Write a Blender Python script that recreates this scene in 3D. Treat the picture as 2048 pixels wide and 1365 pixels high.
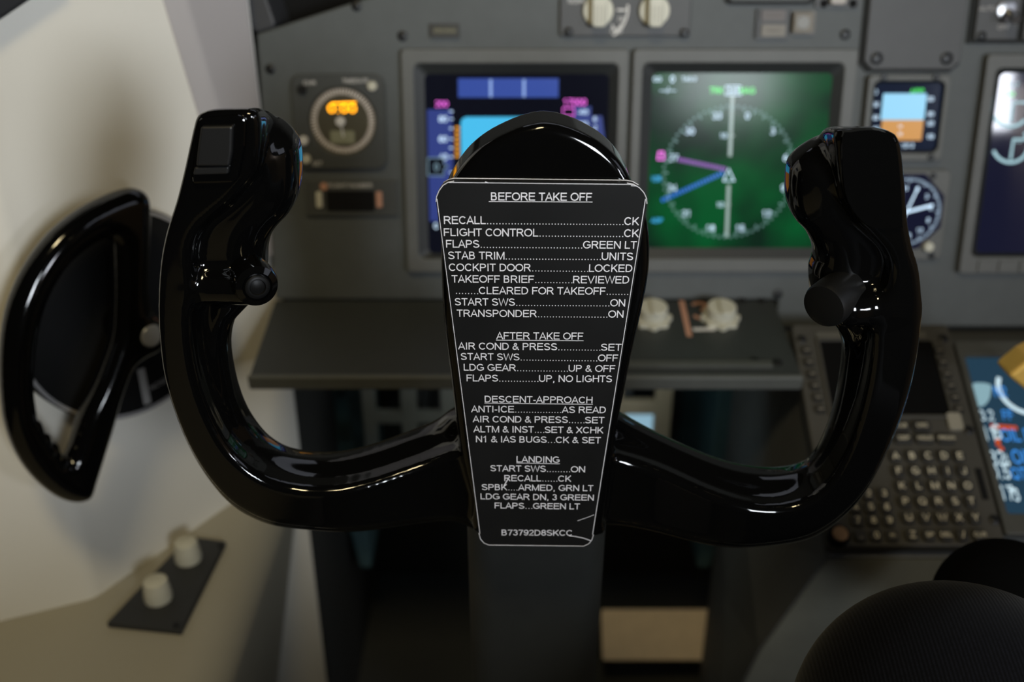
import bpy, bmesh, math, random
import numpy as np
from mathutils import Vector, Matrix

random.seed(7)
R = math.radians
for o in list(bpy.data.objects):
    bpy.data.objects.remove(o)
SC = bpy.context.scene
COL = SC.collection

# ------------------------------------------------------------------ camera, world, lights, exposure
W, H = 2048.0, 1365.0
LENS = 35.0
FPX = LENS / 36.0 * W
CAM = Vector((0.0, 0.0, 1.15))
PITCH = R(27.0)
cp, sp = math.cos(PITCH), math.sin(PITCH)

cam_d = bpy.data.cameras.new('camera')
cam_d.lens = LENS
cam_d.sensor_width = 36.0
cam_d.clip_start = 0.02
cam_d.dof.use_dof = True
cam_d.dof.focus_distance = 0.478
cam_d.dof.aperture_fstop = 5.6
cam = bpy.data.objects.new('camera', cam_d)
COL.objects.link(cam)
cam.location = CAM
cam.rotation_euler = (math.pi / 2 - PITCH, 0, 0)
SC.camera = cam

SC.view_settings.view_transform = 'Standard'
SC.view_settings.look = 'None'
SC.view_settings.exposure = 0.0
SC.view_settings.gamma = 1.0
SC.view_settings.use_curve_mapping = False

world = bpy.data.worlds.new('world')
SC.world = world
world.use_nodes = True
world.node_tree.nodes['Background'].inputs[0].default_value = (1.0, 0.93, 0.80, 1)
world.node_tree.nodes['Background'].inputs[1].default_value = 0.010


def area_light(name, loc, target, sx, sy, power, color, spread=180.0):
    d = bpy.data.lights.new(name, 'AREA')
    d.shape = 'RECTANGLE'
    d.size, d.size_y = sx, sy
    d.energy = power
    d.color = color
    d.spread = R(spread)
    o = bpy.data.objects.new(name, d)
    COL.objects.link(o)
    o.location = loc
    o.rotation_euler = (Vector(target) - Vector(loc)).to_track_quat('-Z', 'Y').to_euler()
    return o


# the open doorway to the lit cabin behind the right shoulder, the right side window, the dome lamp
area_light('doorway_light', CAM + Vector((0.54, -0.75, 0.12)), CAM + Vector((0.04, 0.85, 0.14)), 0.24, 0.34, 3.0, (0.89, 0.955, 1.02), 66.0)
area_light('side_window_light', CAM + Vector((1.092, -0.55, -0.030)), CAM + Vector((0.43, 0.90, -0.22)), 0.13, 0.17, 2.9, (0.86, 0.90, 1.0))
area_light('right_windows_light', CAM + Vector((1.05, 0.15, 0.20)), CAM + Vector((0.0, 0.45, -0.2)), 0.50, 0.30, 0.55, (0.80, 0.85, 1.0))
area_light('windshield_light', CAM + Vector((0.15, 1.15, 0.50)), CAM + Vector((0.0, 0.3, -0.2)), 0.80, 0.22, 0.4, (0.82, 0.87, 1.0))
area_light('dome_lamp_light', CAM + Vector((-0.10, -0.15, 0.85)), CAM + Vector((-0.15, 0.55, -0.5)), 0.20, 0.20, 6.2, (1.0, 0.82, 0.47))

# fill light added under the shelf to lift the dark footwell
area_light('footwell_fill_light', CAM + Vector((0.10, 0.90, -0.46)), CAM + Vector((0.10, 1.15, -0.85)), 0.06, 0.03, 0.07, (0.72, 0.93, 1.0))

# ------------------------------------------------------------------ view geometry of the place


def ray(px, py):
    u = (px - W / 2) / FPX
    v = (H / 2 - py) / FPX
    return Vector((u, cp + v * sp, v * cp - sp))


def onY(px, py, Y):
    d = ray(px, py)
    return CAM + d * (Y / d.y)


def onZ(px, py, Z):
    d = ray(px, py)
    return CAM + d * ((Z - CAM.z) / d.z)


def atd(px, py, t):
    return CAM + ray(px, py) * t


class Frame:
    """A local frame: x right, y into the surface, z up along the surface."""

    def __init__(self, origin, xa, za):
        xa = Vector(xa).normalized()
        za = Vector(za).normalized()
        ya = za.cross(xa).normalized()
        za = xa.cross(ya).normalized()
        self.M = Matrix(((xa.x, ya.x, za.x, origin[0]), (xa.y, ya.y, za.y, origin[1]),
                         (xa.z, ya.z, za.z, origin[2]), (0, 0, 0, 1)))
        self.I = self.M.inverted()

    def uv(self, px, py, off=0.0):
        o = self.I @ CAM
        d = self.I.to_3x3() @ ray(px, py)
        t = (-off - o.y) / d.y
        p = o + d * t
        return (p.x, p.z)

    def at(self, x, z, y=0.0):
        """the same frame moved to a point of its surface"""
        f = Frame.__new__(Frame)
        f.M = self.M @ Matrix.Translation((x, y, z))
        f.I = f.M.inverted()
        return f

    def rect(self, x0, y0, x1, y1, off=0.0):
        xm, ym = (x0 + x1) / 2, (y0 + y1) / 2
        a = self.uv(x0, ym, off)[0]
        b = self.uv(x1, ym, off)[0]
        c = self.uv(xm, y1, off)[1]
        d = self.uv(xm, y0, off)[1]
        return a, c, b, d      # x0, z0, x1, z1


# ------------------------------------------------------------------ materials
def lin(c):
    out = []
    for v in c:
        v = v / 255.0
        out.append(v / 12.92 if v <= 0.04045 else ((v + 0.055) / 1.055) ** 2.4)
    return out


MATS = {}


def mat(name, rgb, rough=0.5, metal=0.0, spec=0.5, var=0.12, scale=60.0, bump=0.0, coat=0.0, emit=None, estr=1.0):
    if name in MATS:
        return MATS[name]
    m = bpy.data.materials.new(name)
    m.use_nodes = True
    nt = m.node_tree
    b = nt.nodes['Principled BSDF']
    b.inputs['Roughness'].default_value = rough
    b.inputs['Metallic'].default_value = metal
    b.inputs['Specular IOR Level'].default_value = spec
    b.inputs['Coat Weight'].default_value = coat
    b.inputs['Coat Roughness'].default_value = 0.06
    tc = nt.nodes.new('ShaderNodeTexCoord')
    nz = nt.nodes.new('ShaderNodeTexNoise')
    nz.inputs['Scale'].default_value = scale
    nz.inputs['Detail'].default_value = 3.0
    nt.links.new(tc.outputs['Object'], nz.inputs['Vector'])
    mx = nt.nodes.new('ShaderNodeMix')
    mx.data_type = 'RGBA'
    mx.inputs['A'].default_value = (*[c * (1 - var) for c in rgb], 1)
    mx.inputs['B'].default_value = (*[min(1, c * (1 + var)) for c in rgb], 1)
    nt.links.new(nz.outputs['Fac'], mx.inputs['Factor'])
    nt.links.new(mx.outputs['Result'], b.inputs['Base Color'])
    if bump > 0:
        bp = nt.nodes.new('ShaderNodeBump')
        bp.inputs['Strength'].default_value = bump
        bp.inputs['Distance'].default_value = 0.0006
        n2 = nt.nodes.new('ShaderNodeTexNoise')
        n2.inputs['Scale'].default_value = 900.0
        nt.links.new(tc.outputs['Object'], n2.inputs['Vector'])
        nt.links.new(n2.outputs['Fac'], bp.inputs['Height'])
        nt.links.new(bp.outputs['Normal'], b.inputs['Normal'])
    if emit is not None:
        b.inputs['Emission Color'].default_value = (*emit, 1)
        b.inputs['Emission Strength'].default_value = estr
    MATS[name] = m
    return m


def glow(name, srgb, k=1.0):
    return mat(name, (0.004, 0.004, 0.004), rough=0.25, spec=0.2, emit=lin(srgb), estr=k)


gloss_black = mat('gloss_black_plastic', (0.0017, 0.0017, 0.0017), rough=0.07, spec=0.5, scale=200)
plate_black = mat('plate_black', (0.0075, 0.0075, 0.0075), rough=0.34, spec=0.35, scale=25, var=0.5)
satin_black = mat('satin_black', (0.010, 0.010, 0.010), rough=0.35)
matte_black = mat('matte_black', (0.006, 0.006, 0.006), rough=0.8, spec=0.15)
engraved = mat('engraved_white', (0.66, 0.65, 0.68), rough=0.6, var=0.15, scale=400)
panel_grey = mat('panel_grey_paint', (0.070, 0.0765, 0.0755), rough=0.6, bump=0.25)
bezel_grey = mat('bezel_grey_paint', (0.100, 0.101, 0.094), rough=0.55, bump=0.2)
frame_dark = mat('bezel_dark_paint', (0.016, 0.018, 0.018), rough=0.5)
recess_dark = mat('gap_dark', (0.010, 0.011, 0.010), rough=0.8)
liner = mat('liner_cream', (0.80, 0.77, 0.69), rough=0.6, bump=0.3, var=0.05, scale=8)
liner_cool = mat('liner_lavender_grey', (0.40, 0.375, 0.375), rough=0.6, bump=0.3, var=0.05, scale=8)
console_paint = mat('console_beige', (0.36, 0.335, 0.265), rough=0.55, bump=0.3, var=0.07, scale=10)
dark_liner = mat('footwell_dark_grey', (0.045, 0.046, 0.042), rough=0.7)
cream_knob = mat('cream_knob_plastic', (0.55, 0.53, 0.43), rough=0.5, var=0.08)
white_mark = mat('white_paint_marking', (0.62, 0.60, 0.57), rough=0.6)
copper_mark = mat('copper_paint_marking', (0.50, 0.26, 0.17), rough=0.5)
screw_mat = mat('dark_screw_metal', (0.020, 0.020, 0.020), rough=0.4, metal=0.6)
steel = mat('brushed_steel', (0.45, 0.45, 0.46), rough=0.3, metal=1.0)
brass = mat('brass_metal', (0.80, 0.50, 0.12), rough=0.35, metal=0.35)
column_grey = mat('column_grey_paint', (0.022, 0.023, 0.021), rough=0.5)
teal_paint = mat('teal_grey_paint', (0.11, 0.20, 0.21), rough=0.5)
tan_plate = mat('tan_worn_plate', (0.74, 0.59, 0.41), rough=0.6)
key_cap = mat('key_dark_plastic', (0.020, 0.019, 0.017), rough=0.5)
key_mark = mat('key_cream_marking', (0.66, 0.60, 0.44), rough=0.6)
cdu_body = mat('keypad_brown_grey', (0.045, 0.042, 0.034), rough=0.55)
pedestal_paint = mat('pedestal_green_grey', (0.12, 0.12, 0.095), rough=0.6, bump=0.2)
pedestal_side = mat('pedestal_side_grey', (0.085, 0.088, 0.085), rough=0.6)

# ------------------------------------------------------------------ mesh helpers


class MB:
    def __init__(self):
        self.v, self.f, self.s = [], [], []

    def add(self, verts, faces, smooth=False):
        n = len(self.v)
        self.v += [tuple(p) for p in verts]
        self.f += [tuple(i + n for i in f) for f in faces]
        self.s += [smooth] * len(faces)
        return self

    def prism(self, poly, y0, y1, smooth=False):
        """polygon (x, z) extruded between y0 (front) and y1"""
        a = sum(poly[i][0] * poly[(i + 1) % len(poly)][1] - poly[(i + 1) % len(poly)][0] * poly[i][1] for i in range(len(poly)))
        if a < 0:
            poly = poly[::-1]
        n = len(poly)
        vs = [(p[0], y0, p[1]) for p in poly] + [(p[0], y1, p[1]) for p in poly]
        fs = [tuple(range(n)), tuple(range(2 * n - 1, n - 1, -1))]
        fs += [(i, i + n, (i + 1) % n + n, (i + 1) % n) for i in range(n)]
        return self.add(vs, fs, smooth)

    def box(self, x0, x1, y0, y1, z0, z1):
        return self.prism([(x0, z0), (x1, z0), (x1, z1), (x0, z1)], y0, y1)

    def ring(self, outer, inner, y0, y1):
        n = len(outer)
        vs = []
        for poly in (outer, inner):
            for y in (y0, y1):
                vs += [(p[0], y, p[1]) for p in poly]
        fs = []
        for i in range(n):
            j = (i + 1) % n
            O0, O1, I0, I1 = 0, n, 2 * n, 3 * n
            fs += [(O0 + i, O0 + j, I0 + j, I0 + i), (O1 + j, O1 + i, I1 + i, I1 + j),
                   (O0 + j, O0 + i, O1 + i, O1 + j), (I0 + i, I0 + j, I1 + j, I1 + i)]
        return self.add(vs, fs)

    def lathe(self, prof, center=(0, 0, 0), axis=(0, -1, 0), n=32, smooth=True):
        """prof: (radius, height along axis)"""
        ax = Vector(axis).normalized()
        t = Vector((1, 0, 0)) if abs(ax.x) < 0.8 else Vector((0, 0, 1))
        u = (t - ax * t.dot(ax)).normalized()
        w = ax.cross(u)
        c = Vector(center)
        vs, fs = [], []
        for r, h in prof:
            for i in range(n):
                a = 2 * math.pi * i / n
                vs.append(c + ax * h + (u * math.cos(a) + w * math.sin(a)) * r)
        for k in range(len(prof) - 1):
            for i in range(n):
                j = (i + 1) % n
                fs.append((k * n + i, k * n + j, (k + 1) * n + j, (k + 1) * n + i))
        fs.append(tuple(range(n - 1, -1, -1)))
        m = (len(prof) - 1) * n
        fs.append(tuple(range(m, m + n)))
        return self.add(vs, fs, smooth)

    def tube(self, pts, rad, n=12, closed=False):
        pts = [Vector(p) for p in pts]
        N = len(pts)
        rads = rad if isinstance(rad, (list, tuple)) else [rad] * N
        vs, fs = [], []
        prev = None
        for i, p in enumerate(pts):
            a = pts[(i - 1) % N] if (closed or i > 0) else p
            b = pts[(i + 1) % N] if (closed or i < N - 1) else p
            t = (b - a).normalized()
            if prev is None:
                r = Vector((0, 1, 0)) if abs(t.y) < 0.9 else Vector((1, 0, 0))
                u = (r - t * r.dot(t)).normalized()
            else:
                u = (prev - t * prev.dot(t)).normalized()
            prev = u
            w = t.cross(u)
            for k in range(n):
                q = 2 * math.pi * k / n
                vs.append(p + (u * math.cos(q) + w * math.sin(q)) * rads[i])
        for i in range(N if closed else N - 1):
            j = (i + 1) % N
            for k in range(n):
                l = (k + 1) % n
                fs.append((i * n + k, i * n + l, j * n + l, j * n + k))
        if not closed:
            fs.append(tuple(range(n - 1, -1, -1)))
            fs.append(tuple(range((N - 1) * n, N * n)))
        return self.add(vs, fs, True)

    def line(self, pts, w, y, closed=False):
        """flat ribbon of width w along (x, z) points at depth y"""
        N = len(pts)
        P = [Vector((p[0], p[1])) for p in pts]
        vs, fs = [], []
        for i in range(N):
            a = P[(i - 1) % N] if (closed or i > 0) else P[i]
            b = P[(i + 1) % N] if (closed or i < N - 1) else P[i]
            t = (b - a).normalized()
            nn = Vector((-t.y, t.x)) * (w / 2)
            vs += [(P[i].x + nn.x, y, P[i].y + nn.y), (P[i].x - nn.x, y, P[i].y - nn.y)]
        for i in range(N if closed else N - 1):
            j = (i + 1) % N
            fs.append((2 * i, 2 * i + 1, 2 * j + 1, 2 * j))
        return self.add(vs, fs)

    def flat(self, poly, y):
        a = sum(poly[i][0] * poly[(i + 1) % len(poly)][1] - poly[(i + 1) % len(poly)][0] * poly[i][1] for i in range(len(poly)))
        if a < 0:
            poly = poly[::-1]
        return self.add([(p[0], y, p[1]) for p in poly], [tuple(range(len(poly)))])

    def text(self, s, x0, x1, zb, cap, y, zb2=None):
        """lettering from x0 to x1 on the baseline zb (zb2 at its right end)"""
        vs, fs, bx = glyphs(s)
        k = (x1 - x0) / max(1e-6, bx[1] - bx[0])
        kz = cap / CAPH
        sl = 0.0 if zb2 is None else (zb2 - zb) / max(1e-6, x1 - x0)
        out = []
        for (a, b, lay) in vs:
            X = x0 + (a - bx[0]) * k
            out.append((X, y - 0.000012 * lay, zb + b * kz + sl * (X - x0)))
        return self.add(out, fs)

    def ctext(self, s, xc, zc, cap, y, wide=0.92):
        vs, fs, bx = glyphs(s)
        k = cap / CAPH * wide
        w = (bx[1] - bx[0]) * k
        return self.text(s, xc - w / 2, xc + w / 2, zc - cap / 2, cap, y)

    def build(self, name, material, parent=None, M=None, bevel=0.0, segs=2, label=None, kind=None):
        me = bpy.data.meshes.new(name)
        me.from_pydata(self.v, [], self.f)
        me.polygons.foreach_set('use_smooth', self.s)
        me.validate()
        me.update()
        if any(self.s):
            me.set_sharp_from_angle(angle=R(40))
        me.materials.append(material)
        o = bpy.data.objects.new(name, me)
        COL.objects.link(o)
        if parent is not None:
            o.parent = parent
        if M is not None:
            o.matrix_world = M
        if bevel > 0:
            md = o.modifiers.new('bevel', 'BEVEL')
            md.width = bevel
            md.segments = segs
            md.limit_method = 'ANGLE'
            md.angle_limit = R(35)
            md.harden_normals = False
        if label:
            o['label'] = label
        if kind:
            o['kind'] = kind
        return o


_G = {}
SW = 0.138                      # stroke width against the cap height


def _arc(cx, cy, rx, ry, a0, a1, n=14):
    return [(cx + rx * math.cos(R(a0 + (a1 - a0) * i / n)), cy + ry * math.sin(R(a0 + (a1 - a0) * i / n))) for i in range(n + 1)]


def _ell(cx, cy, rx, ry):
    return ['o'] + _arc(cx, cy, rx, ry, 0, 360, 26)[:-1]


_T, _B = 1 - SW / 2, SW / 2
_S = lambda x: [(x, 0), (x, 1)]
_SIX = [_ell(.39, .31, .28, .2425), [(.11, .31), (.12, .5), (.17, .72), (.28, .89), (.42, _T), (.56, .89), (.65, .76)]]
STROKES = {
    'A': (.931, [[(.05, 0), (.465, .98), (.88, 0)], [(.2, .33), (.73, .33)]]),
    'B': (.931, [_S(.145), [(.145, _T), (.47, _T)] + _arc(.47, .734, .21, .199, 90, -90, 10) + [(.145, .535)],
                 [(.145, .535), (.5, .535)] + _arc(.5, .301, .25, .232, 90, -90, 10) + [(.145, _B)]]),
    'C': (1.008, [_arc(.53, .5, .41, _T - .5, 40, 320, 24)]),
    'D': (1.008, [_S(.145), [(.145, _T), (.45, _T)] + _arc(.45, .5, .42, _T - .5, 90, -90, 16) + [(.145, _B)]]),
    'E': (.931, [_S(.145), [(.145, _T), (.86, _T)], [(.145, .53), (.82, .53)], [(.145, _B), (.88, _B)]]),
    'F': (.853, [_S(.14), [(.14, _T), (.81, _T)], [(.14, .50), (.73, .50)]]),
    'G': (1.086, [_arc(.55, .5, .44, _T - .5, 42, 310, 24) + [(.965, .22), (.965, .46), (.57, .46)]]),
    'H': (1.008, [_S(.145), _S(.865), [(.145, .53), (.865, .53)]]),
    'I': (.388, [_S(.195)]),
    'J': (.698, [[(.53, 1), (.53, .29)] + _arc(.3, .29, .23, .22, 0, -180, 10)]),
    'K': (.931, [_S(.145), [(.83, 1), (.145, .34)], [(.37, .56), (.87, 0)]]),
    'L': (.777, [_S(.14), [(.14, _B), (.74, _B)]]),
    'M': (1.163, [_S(.14), _S(1.025), [(.15, .98), (.582, .03), (1.015, .98)]]),
    'N': (1.008, [_S(.145), _S(.865), [(.155, .97), (.855, .03)]]),
    'O': (1.086, [_ell(.543, .5, .45, _T - .5)]),
    'P': (.931, [_S(.145), [(.145, _T), (.5, _T)] + _arc(.5, .70, .29, _T - .70, 90, -90, 12) + [(.145, .47)]]),
    'Q': (1.086, [_ell(.543, .5, .45, _T - .5), [(.6, .25), (.98, -.02)]]),
    'R': (1.008, [_S(.145), [(.145, _T), (.54, _T)] + _arc(.54, .715, .29, _T - .715, 90, -90, 12) + [(.145, .50)], [(.46, .50), (.62, .42), (.92, 0)]]),
    'S': (.931, [_arc(.46, .735, .32, _T - .735, 18, 250, 16) + _arc(.47, .27, .345, .27 - _B, 70, -165, 16)]),
    'T': (.853, [[(.03, _T), (.82, _T)], _S(.427)]),
    'U': (1.008, [[(.145, 1), (.145, .38)] + _arc(.505, .38, .36, .38 - _B, 180, 360, 16) + [(.865, 1)]]),
    'V': (.931, [[(.05, 1), (.465, .03), (.88, 1)]]),
    'W': (1.318, [[(.05, 1), (.35, .03), (.66, .97), (.97, .03), (1.27, 1)]]),
    'X': (.931, [[(.06, 0), (.86, 1)], [(.07, 1), (.88, 0)]]),
    'Y': (.931, [[(.05, 1), (.465, .43), (.88, 1)], [(.465, .43), (.465, 0)]]),
    'Z': (.853, [[(.08, _T), (.74, _T), (.07, _B), (.79, _B)]]),
    '0': (.777, [_ell(.388, .5, .28, _T - .5)]),
    '1': (.777, [[(.15, .74), (.42, .96), (.42, 0)]]),
    '2': (.777, [_arc(.385, .70, .27, _T - .70, 170, -35, 14) + [(.09, _B), (.70, _B)]]),
    '3': (.777, [_arc(.37, .735, .24, _T - .735, 160, -90, 12), _arc(.37, .30, .28, .30 - _B, 90, -165, 14)]),
    '4': (.777, [[(.53, 0), (.53, .95), (.06, .28), (.73, .28)]]),
    '5': (.777, [[(.66, _T), (.21, _T), (.14, .5)] + _arc(.37, .33, .29, .33 - _B, 130, -160, 14)]),
    '6': (.777, _SIX),
    '7': (.777, [[(.07, _T), (.68, _T), (.45, .55), (.30, 0)]]),
    '8': (.777, [_ell(.388, .735, .235, _T - .735), _ell(.388, .30, .285, .30 - _B)]),
    '9': (.777, [[q if q == 'o' else (.777 - q[0], 1 - q[1]) for q in st] for st in _SIX]),
    '&': (.931, [[(.88, .0), (.34, .62), (.27, .76), (.32, .88), (.43, _T), (.54, .88), (.58, .77), (.51, .64), (.22, .47), (.12, .35), (.11, .22),
                  (.19, .11), (.34, _B), (.52, .12), (.66, .26), (.75, .45)]]),
    '-': (.465, [[(.06, .36), (.41, .36)]]),
    '.': (.388, [[(.19, 0), (.19, .14)]]),
    ',': (.388, [[(.19, .14), (.19, -.02), (.14, -.16)]]),
    ':': (.388, [[(.19, 0), (.19, .15)], [(.19, .55), (.19, .70)]]),
    '/': (.388, [[(.02, 0), (.36, 1)]]),
    '+': (.777, [[(.08, .5), (.70, .5)], [(.39, .2), (.39, .8)]]),
    ' ': (.388, []),
}


def _stroke(pts, w, vs, fs):
    closed = pts[0] == 'o'
    P = []
    for p in (pts[1:] if closed else pts):
        if not P or (Vector(p) - P[-1]).length > 0.02:
            P.append(Vector(p))
    N = len(P)
    b = len(vs)
    for i in range(N):
        a = P[(i - 1) % N] if (closed or i > 0) else None
        c = P[(i + 1) % N] if (closed or i < N - 1) else None
        t0 = (P[i] - a).normalized() if a is not None else None
        t1 = (c - P[i]).normalized() if c is not None else None
        if t0 is None or t1 is None:
            t = t1 if t0 is None else t0
            n = Vector((-t.y, t.x))
            k = 1.0
        else:
            n0, n1 = Vector((-t0.y, t0.x)), Vector((-t1.y, t1.x))
            n = n0 + n1
            n = n.normalized() if n.length > 1e-4 else n0
            k = min(1.5, 1.0 / max(0.3, n.dot(n0)))
        vs += [tuple(P[i] + n * (w / 2 * k)), tuple(P[i] - n * (w / 2 * k))]
    for i in range(N if closed else N - 1):
        j = (i + 1) % N
        fs.append((b + 2 * i, b + 2 * i + 1, b + 2 * j + 1, b + 2 * j))


def glyphs(s):
    if s in _G:
        return _G[s]
    vs, fs, x, k = [], [], 0.0, 0
    for ch in s:
        adv, strokes = STROKES[ch]
        for st in strokes:
            moved = [q if q == 'o' else (q[0] + x, q[1]) for q in st]
            n0 = len(vs)
            _stroke(moved, SW, vs, fs)
            vs[n0:] = [(p[0], p[1], k) for p in vs[n0:]]
            k = (k + 1) % 4
        x += adv
    xs = [p[0] for p in vs] or [0, 1]
    _G[s] = (vs, fs, (min(xs), max(xs)))
    return _G[s]


CAPH = 1.0


def rr(x0, z0, x1, z1, r, n=5):
    """rounded rectangle outline"""
    pts = []
    for cx, cz, a0 in ((x1 - r, z1 - r, 0), (x0 + r, z1 - r, 90), (x0 + r, z0 + r, 180), (x1 - r, z0 + r, 270)):
        for i in range(n + 1):
            a = R(a0 + 90 * i / n)
            pts.append((cx + r * math.cos(a), cz + r * math.sin(a)))
    return pts


def circle(cx, cz, r, n=32):
    return [(cx + r * math.cos(2 * math.pi * i / n), cz + r * math.sin(2 * math.pi * i / n)) for i in range(n)]


def thing(name, label, cat, M, group=None, kind=None):
    o = bpy.data.objects.new(name, None)
    o.empty_display_size = 0.02
    COL.objects.link(o)
    o.matrix_world = M
    o['label'] = label
    o['category'] = cat
    if group:
        o['group'] = group
    if kind:
        o['kind'] = kind
    return o


def tag(o, label, cat, group=None, kind=None):
    o['label'] = label
    o['category'] = cat
    if group:
        o['group'] = group
    if kind:
        o['kind'] = kind
    return o


def catmull(pts, k=6, closed=True):
    out = []
    N = len(pts)
    for i in range(N if closed else N - 1):
        p0, p1, p2, p3 = (pts[(i + d) % N] if closed else pts[min(max(i + d, 0), N - 1)] for d in (-1, 0, 1, 2))
        for j in range(k):
            t = j / k
            q = []
            for a in (0, 1):
                q.append(0.5 * (2 * p1[a] + (p2[a] - p0[a]) * t + (2 * p0[a] - 5 * p1[a] + 4 * p2[a] - p3[a]) * t * t
                                + (3 * p1[a] - p0[a] - 3 * p2[a] + p3[a]) * t ** 3))
            out.append(tuple(q))
    if not closed:
        out.append(pts[-1])
    return out


# ------------------------------------------------------------------ smooth solids from distance fields
def poly_sdf(poly, X, Z):
    P = np.array(poly, dtype=np.float32)
    d = np.full(X.shape, 1e9, np.float32)
    inside = np.zeros(X.shape, bool)
    n = len(P)
    for i in range(n):
        a, b = P[i], P[(i + 1) % n]
        e = b - a
        L = float(e @ e)
        if L < 1e-14:
            continue
        wx, wz = X - a[0], Z - a[1]
        t = np.clip((wx * e[0] + wz * e[1]) / L, 0, 1)
        d = np.minimum(d, (wx - e[0] * t) ** 2 + (wz - e[1] * t) ** 2)
        c = (a[1] > Z) != (b[1] > Z)
        if abs(e[1]) > 1e-12:
            inside ^= c & (X < e[0] * (Z - a[1]) / e[1] + a[0])
    d = np.sqrt(d)
    return np.where(inside, -d, d).astype(np.float32)


def path_dist(pts, X, Z):
    d = np.full(X.shape, 1e9, np.float32)
    for a, b in zip(pts[:-1], pts[1:]):
        ex, ez = b[0] - a[0], b[1] - a[1]
        L = ex * ex + ez * ez + 1e-14
        t = np.clip(((X - a[0]) * ex + (Z - a[1]) * ez) / L, 0, 1)
        d = np.minimum(d, (X - a[0] - ex * t) ** 2 + (Z - a[1] - ez * t) ** 2)
    return np.sqrt(d)


def slab(d2, y, yc, half, r):
    """extruded outline with rounded edges; d2 [x,z], y grid"""
    a = d2 + r
    b = np.abs(y - yc) - half + r
    return (np.sqrt(np.maximum(a, 0) ** 2 + np.maximum(b, 0) ** 2) + np.minimum(np.maximum(a, b), 0) - r).astype(np.float32)


def smin(a, b, k):
    h = np.clip(0.5 + 0.5 * (b - a) / k, 0, 1)
    return (b * (1 - h) + a * h - k * h * (1 - h)).astype(np.float32)


def smax(a, b, k):
    return -smin(-a, -b, k)


def capsule(X, Y, Z, a, b, ra, rb):
    ax, ay, az = a
    ex, ey, ez = b[0] - ax, b[1] - ay, b[2] - az
    L = ex * ex + ey * ey + ez * ez
    t = np.clip(((X - ax) * ex + (Y - ay) * ey + (Z - az) * ez) / L, 0, 1)
    d = np.sqrt((X - ax - ex * t) ** 2 + (Y - ay - ey * t) ** 2 + (Z - az - ez * t) ** 2)
    return (d - (ra + (rb - ra) * t)).astype(np.float32)


def surface_net(f, org, h):
    """polygon surface of f = 0 on a regular grid (x, y, z)"""
    nx, ny, nz = f.shape
    shp = (nx - 1, ny - 1, nz - 1)
    acc = np.zeros(shp + (3,), np.float32)
    cnt = np.zeros(shp, np.float32)

    def sl(o):
        return tuple(slice(o[a], o[a] + shp[a]) for a in range(3))
    for ax in range(3):
        o1, o2 = [a for a in range(3) if a != ax]
        for p in (0, 1):
            for q in (0, 1):
                c0 = [0, 0, 0]
                c0[o1], c0[o2] = p, q
                c1 = list(c0)
                c1[ax] = 1
                a, b = f[sl(c0)], f[sl(c1)]
                cr = (a < 0) != (b < 0)
                t = a[cr] / (a[cr] - b[cr])
                pos = np.tile(np.array(c0, np.float32), (len(t), 1))
                pos[:, ax] += t
                acc[cr] += pos
                cnt[cr] += 1
    act = cnt > 0
    ids = np.full(shp, -1, np.int64)
    ids[act] = np.arange(int(act.sum()))
    base = np.argwhere(act).astype(np.float32)
    V = (base + acc[act] / cnt[act][:, None])
    faces = []
    for ax in range(3):
        o1, o2 = [(1, 2), (2, 0), (0, 1)][ax]
        n = [nx, ny, nz]
        s0 = [slice(0, n[0]), slice(0, n[1]), slice(0, n[2])]
        s0[ax] = slice(0, n[ax] - 1)
        s0[o1] = slice(1, n[o1] - 1)
        s0[o2] = slice(1, n[o2] - 1)
        s1 = list(s0)
        s1[ax] = slice(1, n[ax])
        a, b = f[tuple(s0)], f[tuple(s1)]
        cr = np.argwhere((a < 0) != (b < 0))
        if len(cr) == 0:
            continue
        neg = a[tuple(cr.T)] < 0
        cell = cr.copy()
        cell[:, o1] += 1
        cell[:, o2] += 1

        def cid(d1, d2):
            c = cell.copy()
            c[:, o1] += d1
            c[:, o2] += d2
            return ids[tuple(c.T)]
        q = np.stack([cid(-1, -1), cid(0, -1), cid(0, 0), cid(-1, 0)], 1)
        q[~neg] = q[~neg][:, ::-1]
        faces.append(q)
    Fq = np.concatenate(faces)
    # settle the vertices on the true surface
    g = np.gradient(f)
    for _ in range(3):
        i0 = np.clip(np.floor(V).astype(int), 0, np.array(f.shape) - 2)
        fr = V - i0

        def tri(A):
            r = 0
            for dx in (0, 1):
                for dy in (0, 1):
                    for dz in (0, 1):
                        w = (fr[:, 0] if dx else 1 - fr[:, 0]) * (fr[:, 1] if dy else 1 - fr[:, 1]) * (fr[:, 2] if dz else 1 - fr[:, 2])
                        r = r + w * A[i0[:, 0] + dx, i0[:, 1] + dy, i0[:, 2] + dz]
            return r
        val = tri(f)
        G = np.stack([tri(g[0]), tri(g[1]), tri(g[2])], 1)
        V = V - np.clip((val / np.maximum((G ** 2).sum(1), 1e-12))[:, None] * G, -0.4, 0.4)
    return V * h + np.array(org, np.float32), Fq


def net_object(name, f, org, h, material, parent=None, M=None, smooth_iter=0, keep_largest=False):
    V, Fq = surface_net(f, org, h)
    me = bpy.data.meshes.new(name)
    me.from_pydata(V.tolist(), [], Fq.tolist())
    me.polygons.foreach_set('use_smooth', [True] * len(me.polygons))
    me.update()
    me.materials.append(material)
    o = bpy.data.objects.new(name, me)
    COL.objects.link(o)
    if parent is not None:
        o.parent = parent
    if M is not None:
        o.matrix_world = M
    if smooth_iter:
        md = o.modifiers.new('smooth', 'SMOOTH')
        md.iterations = smooth_iter
        md.factor = 0.5
    return o

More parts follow.
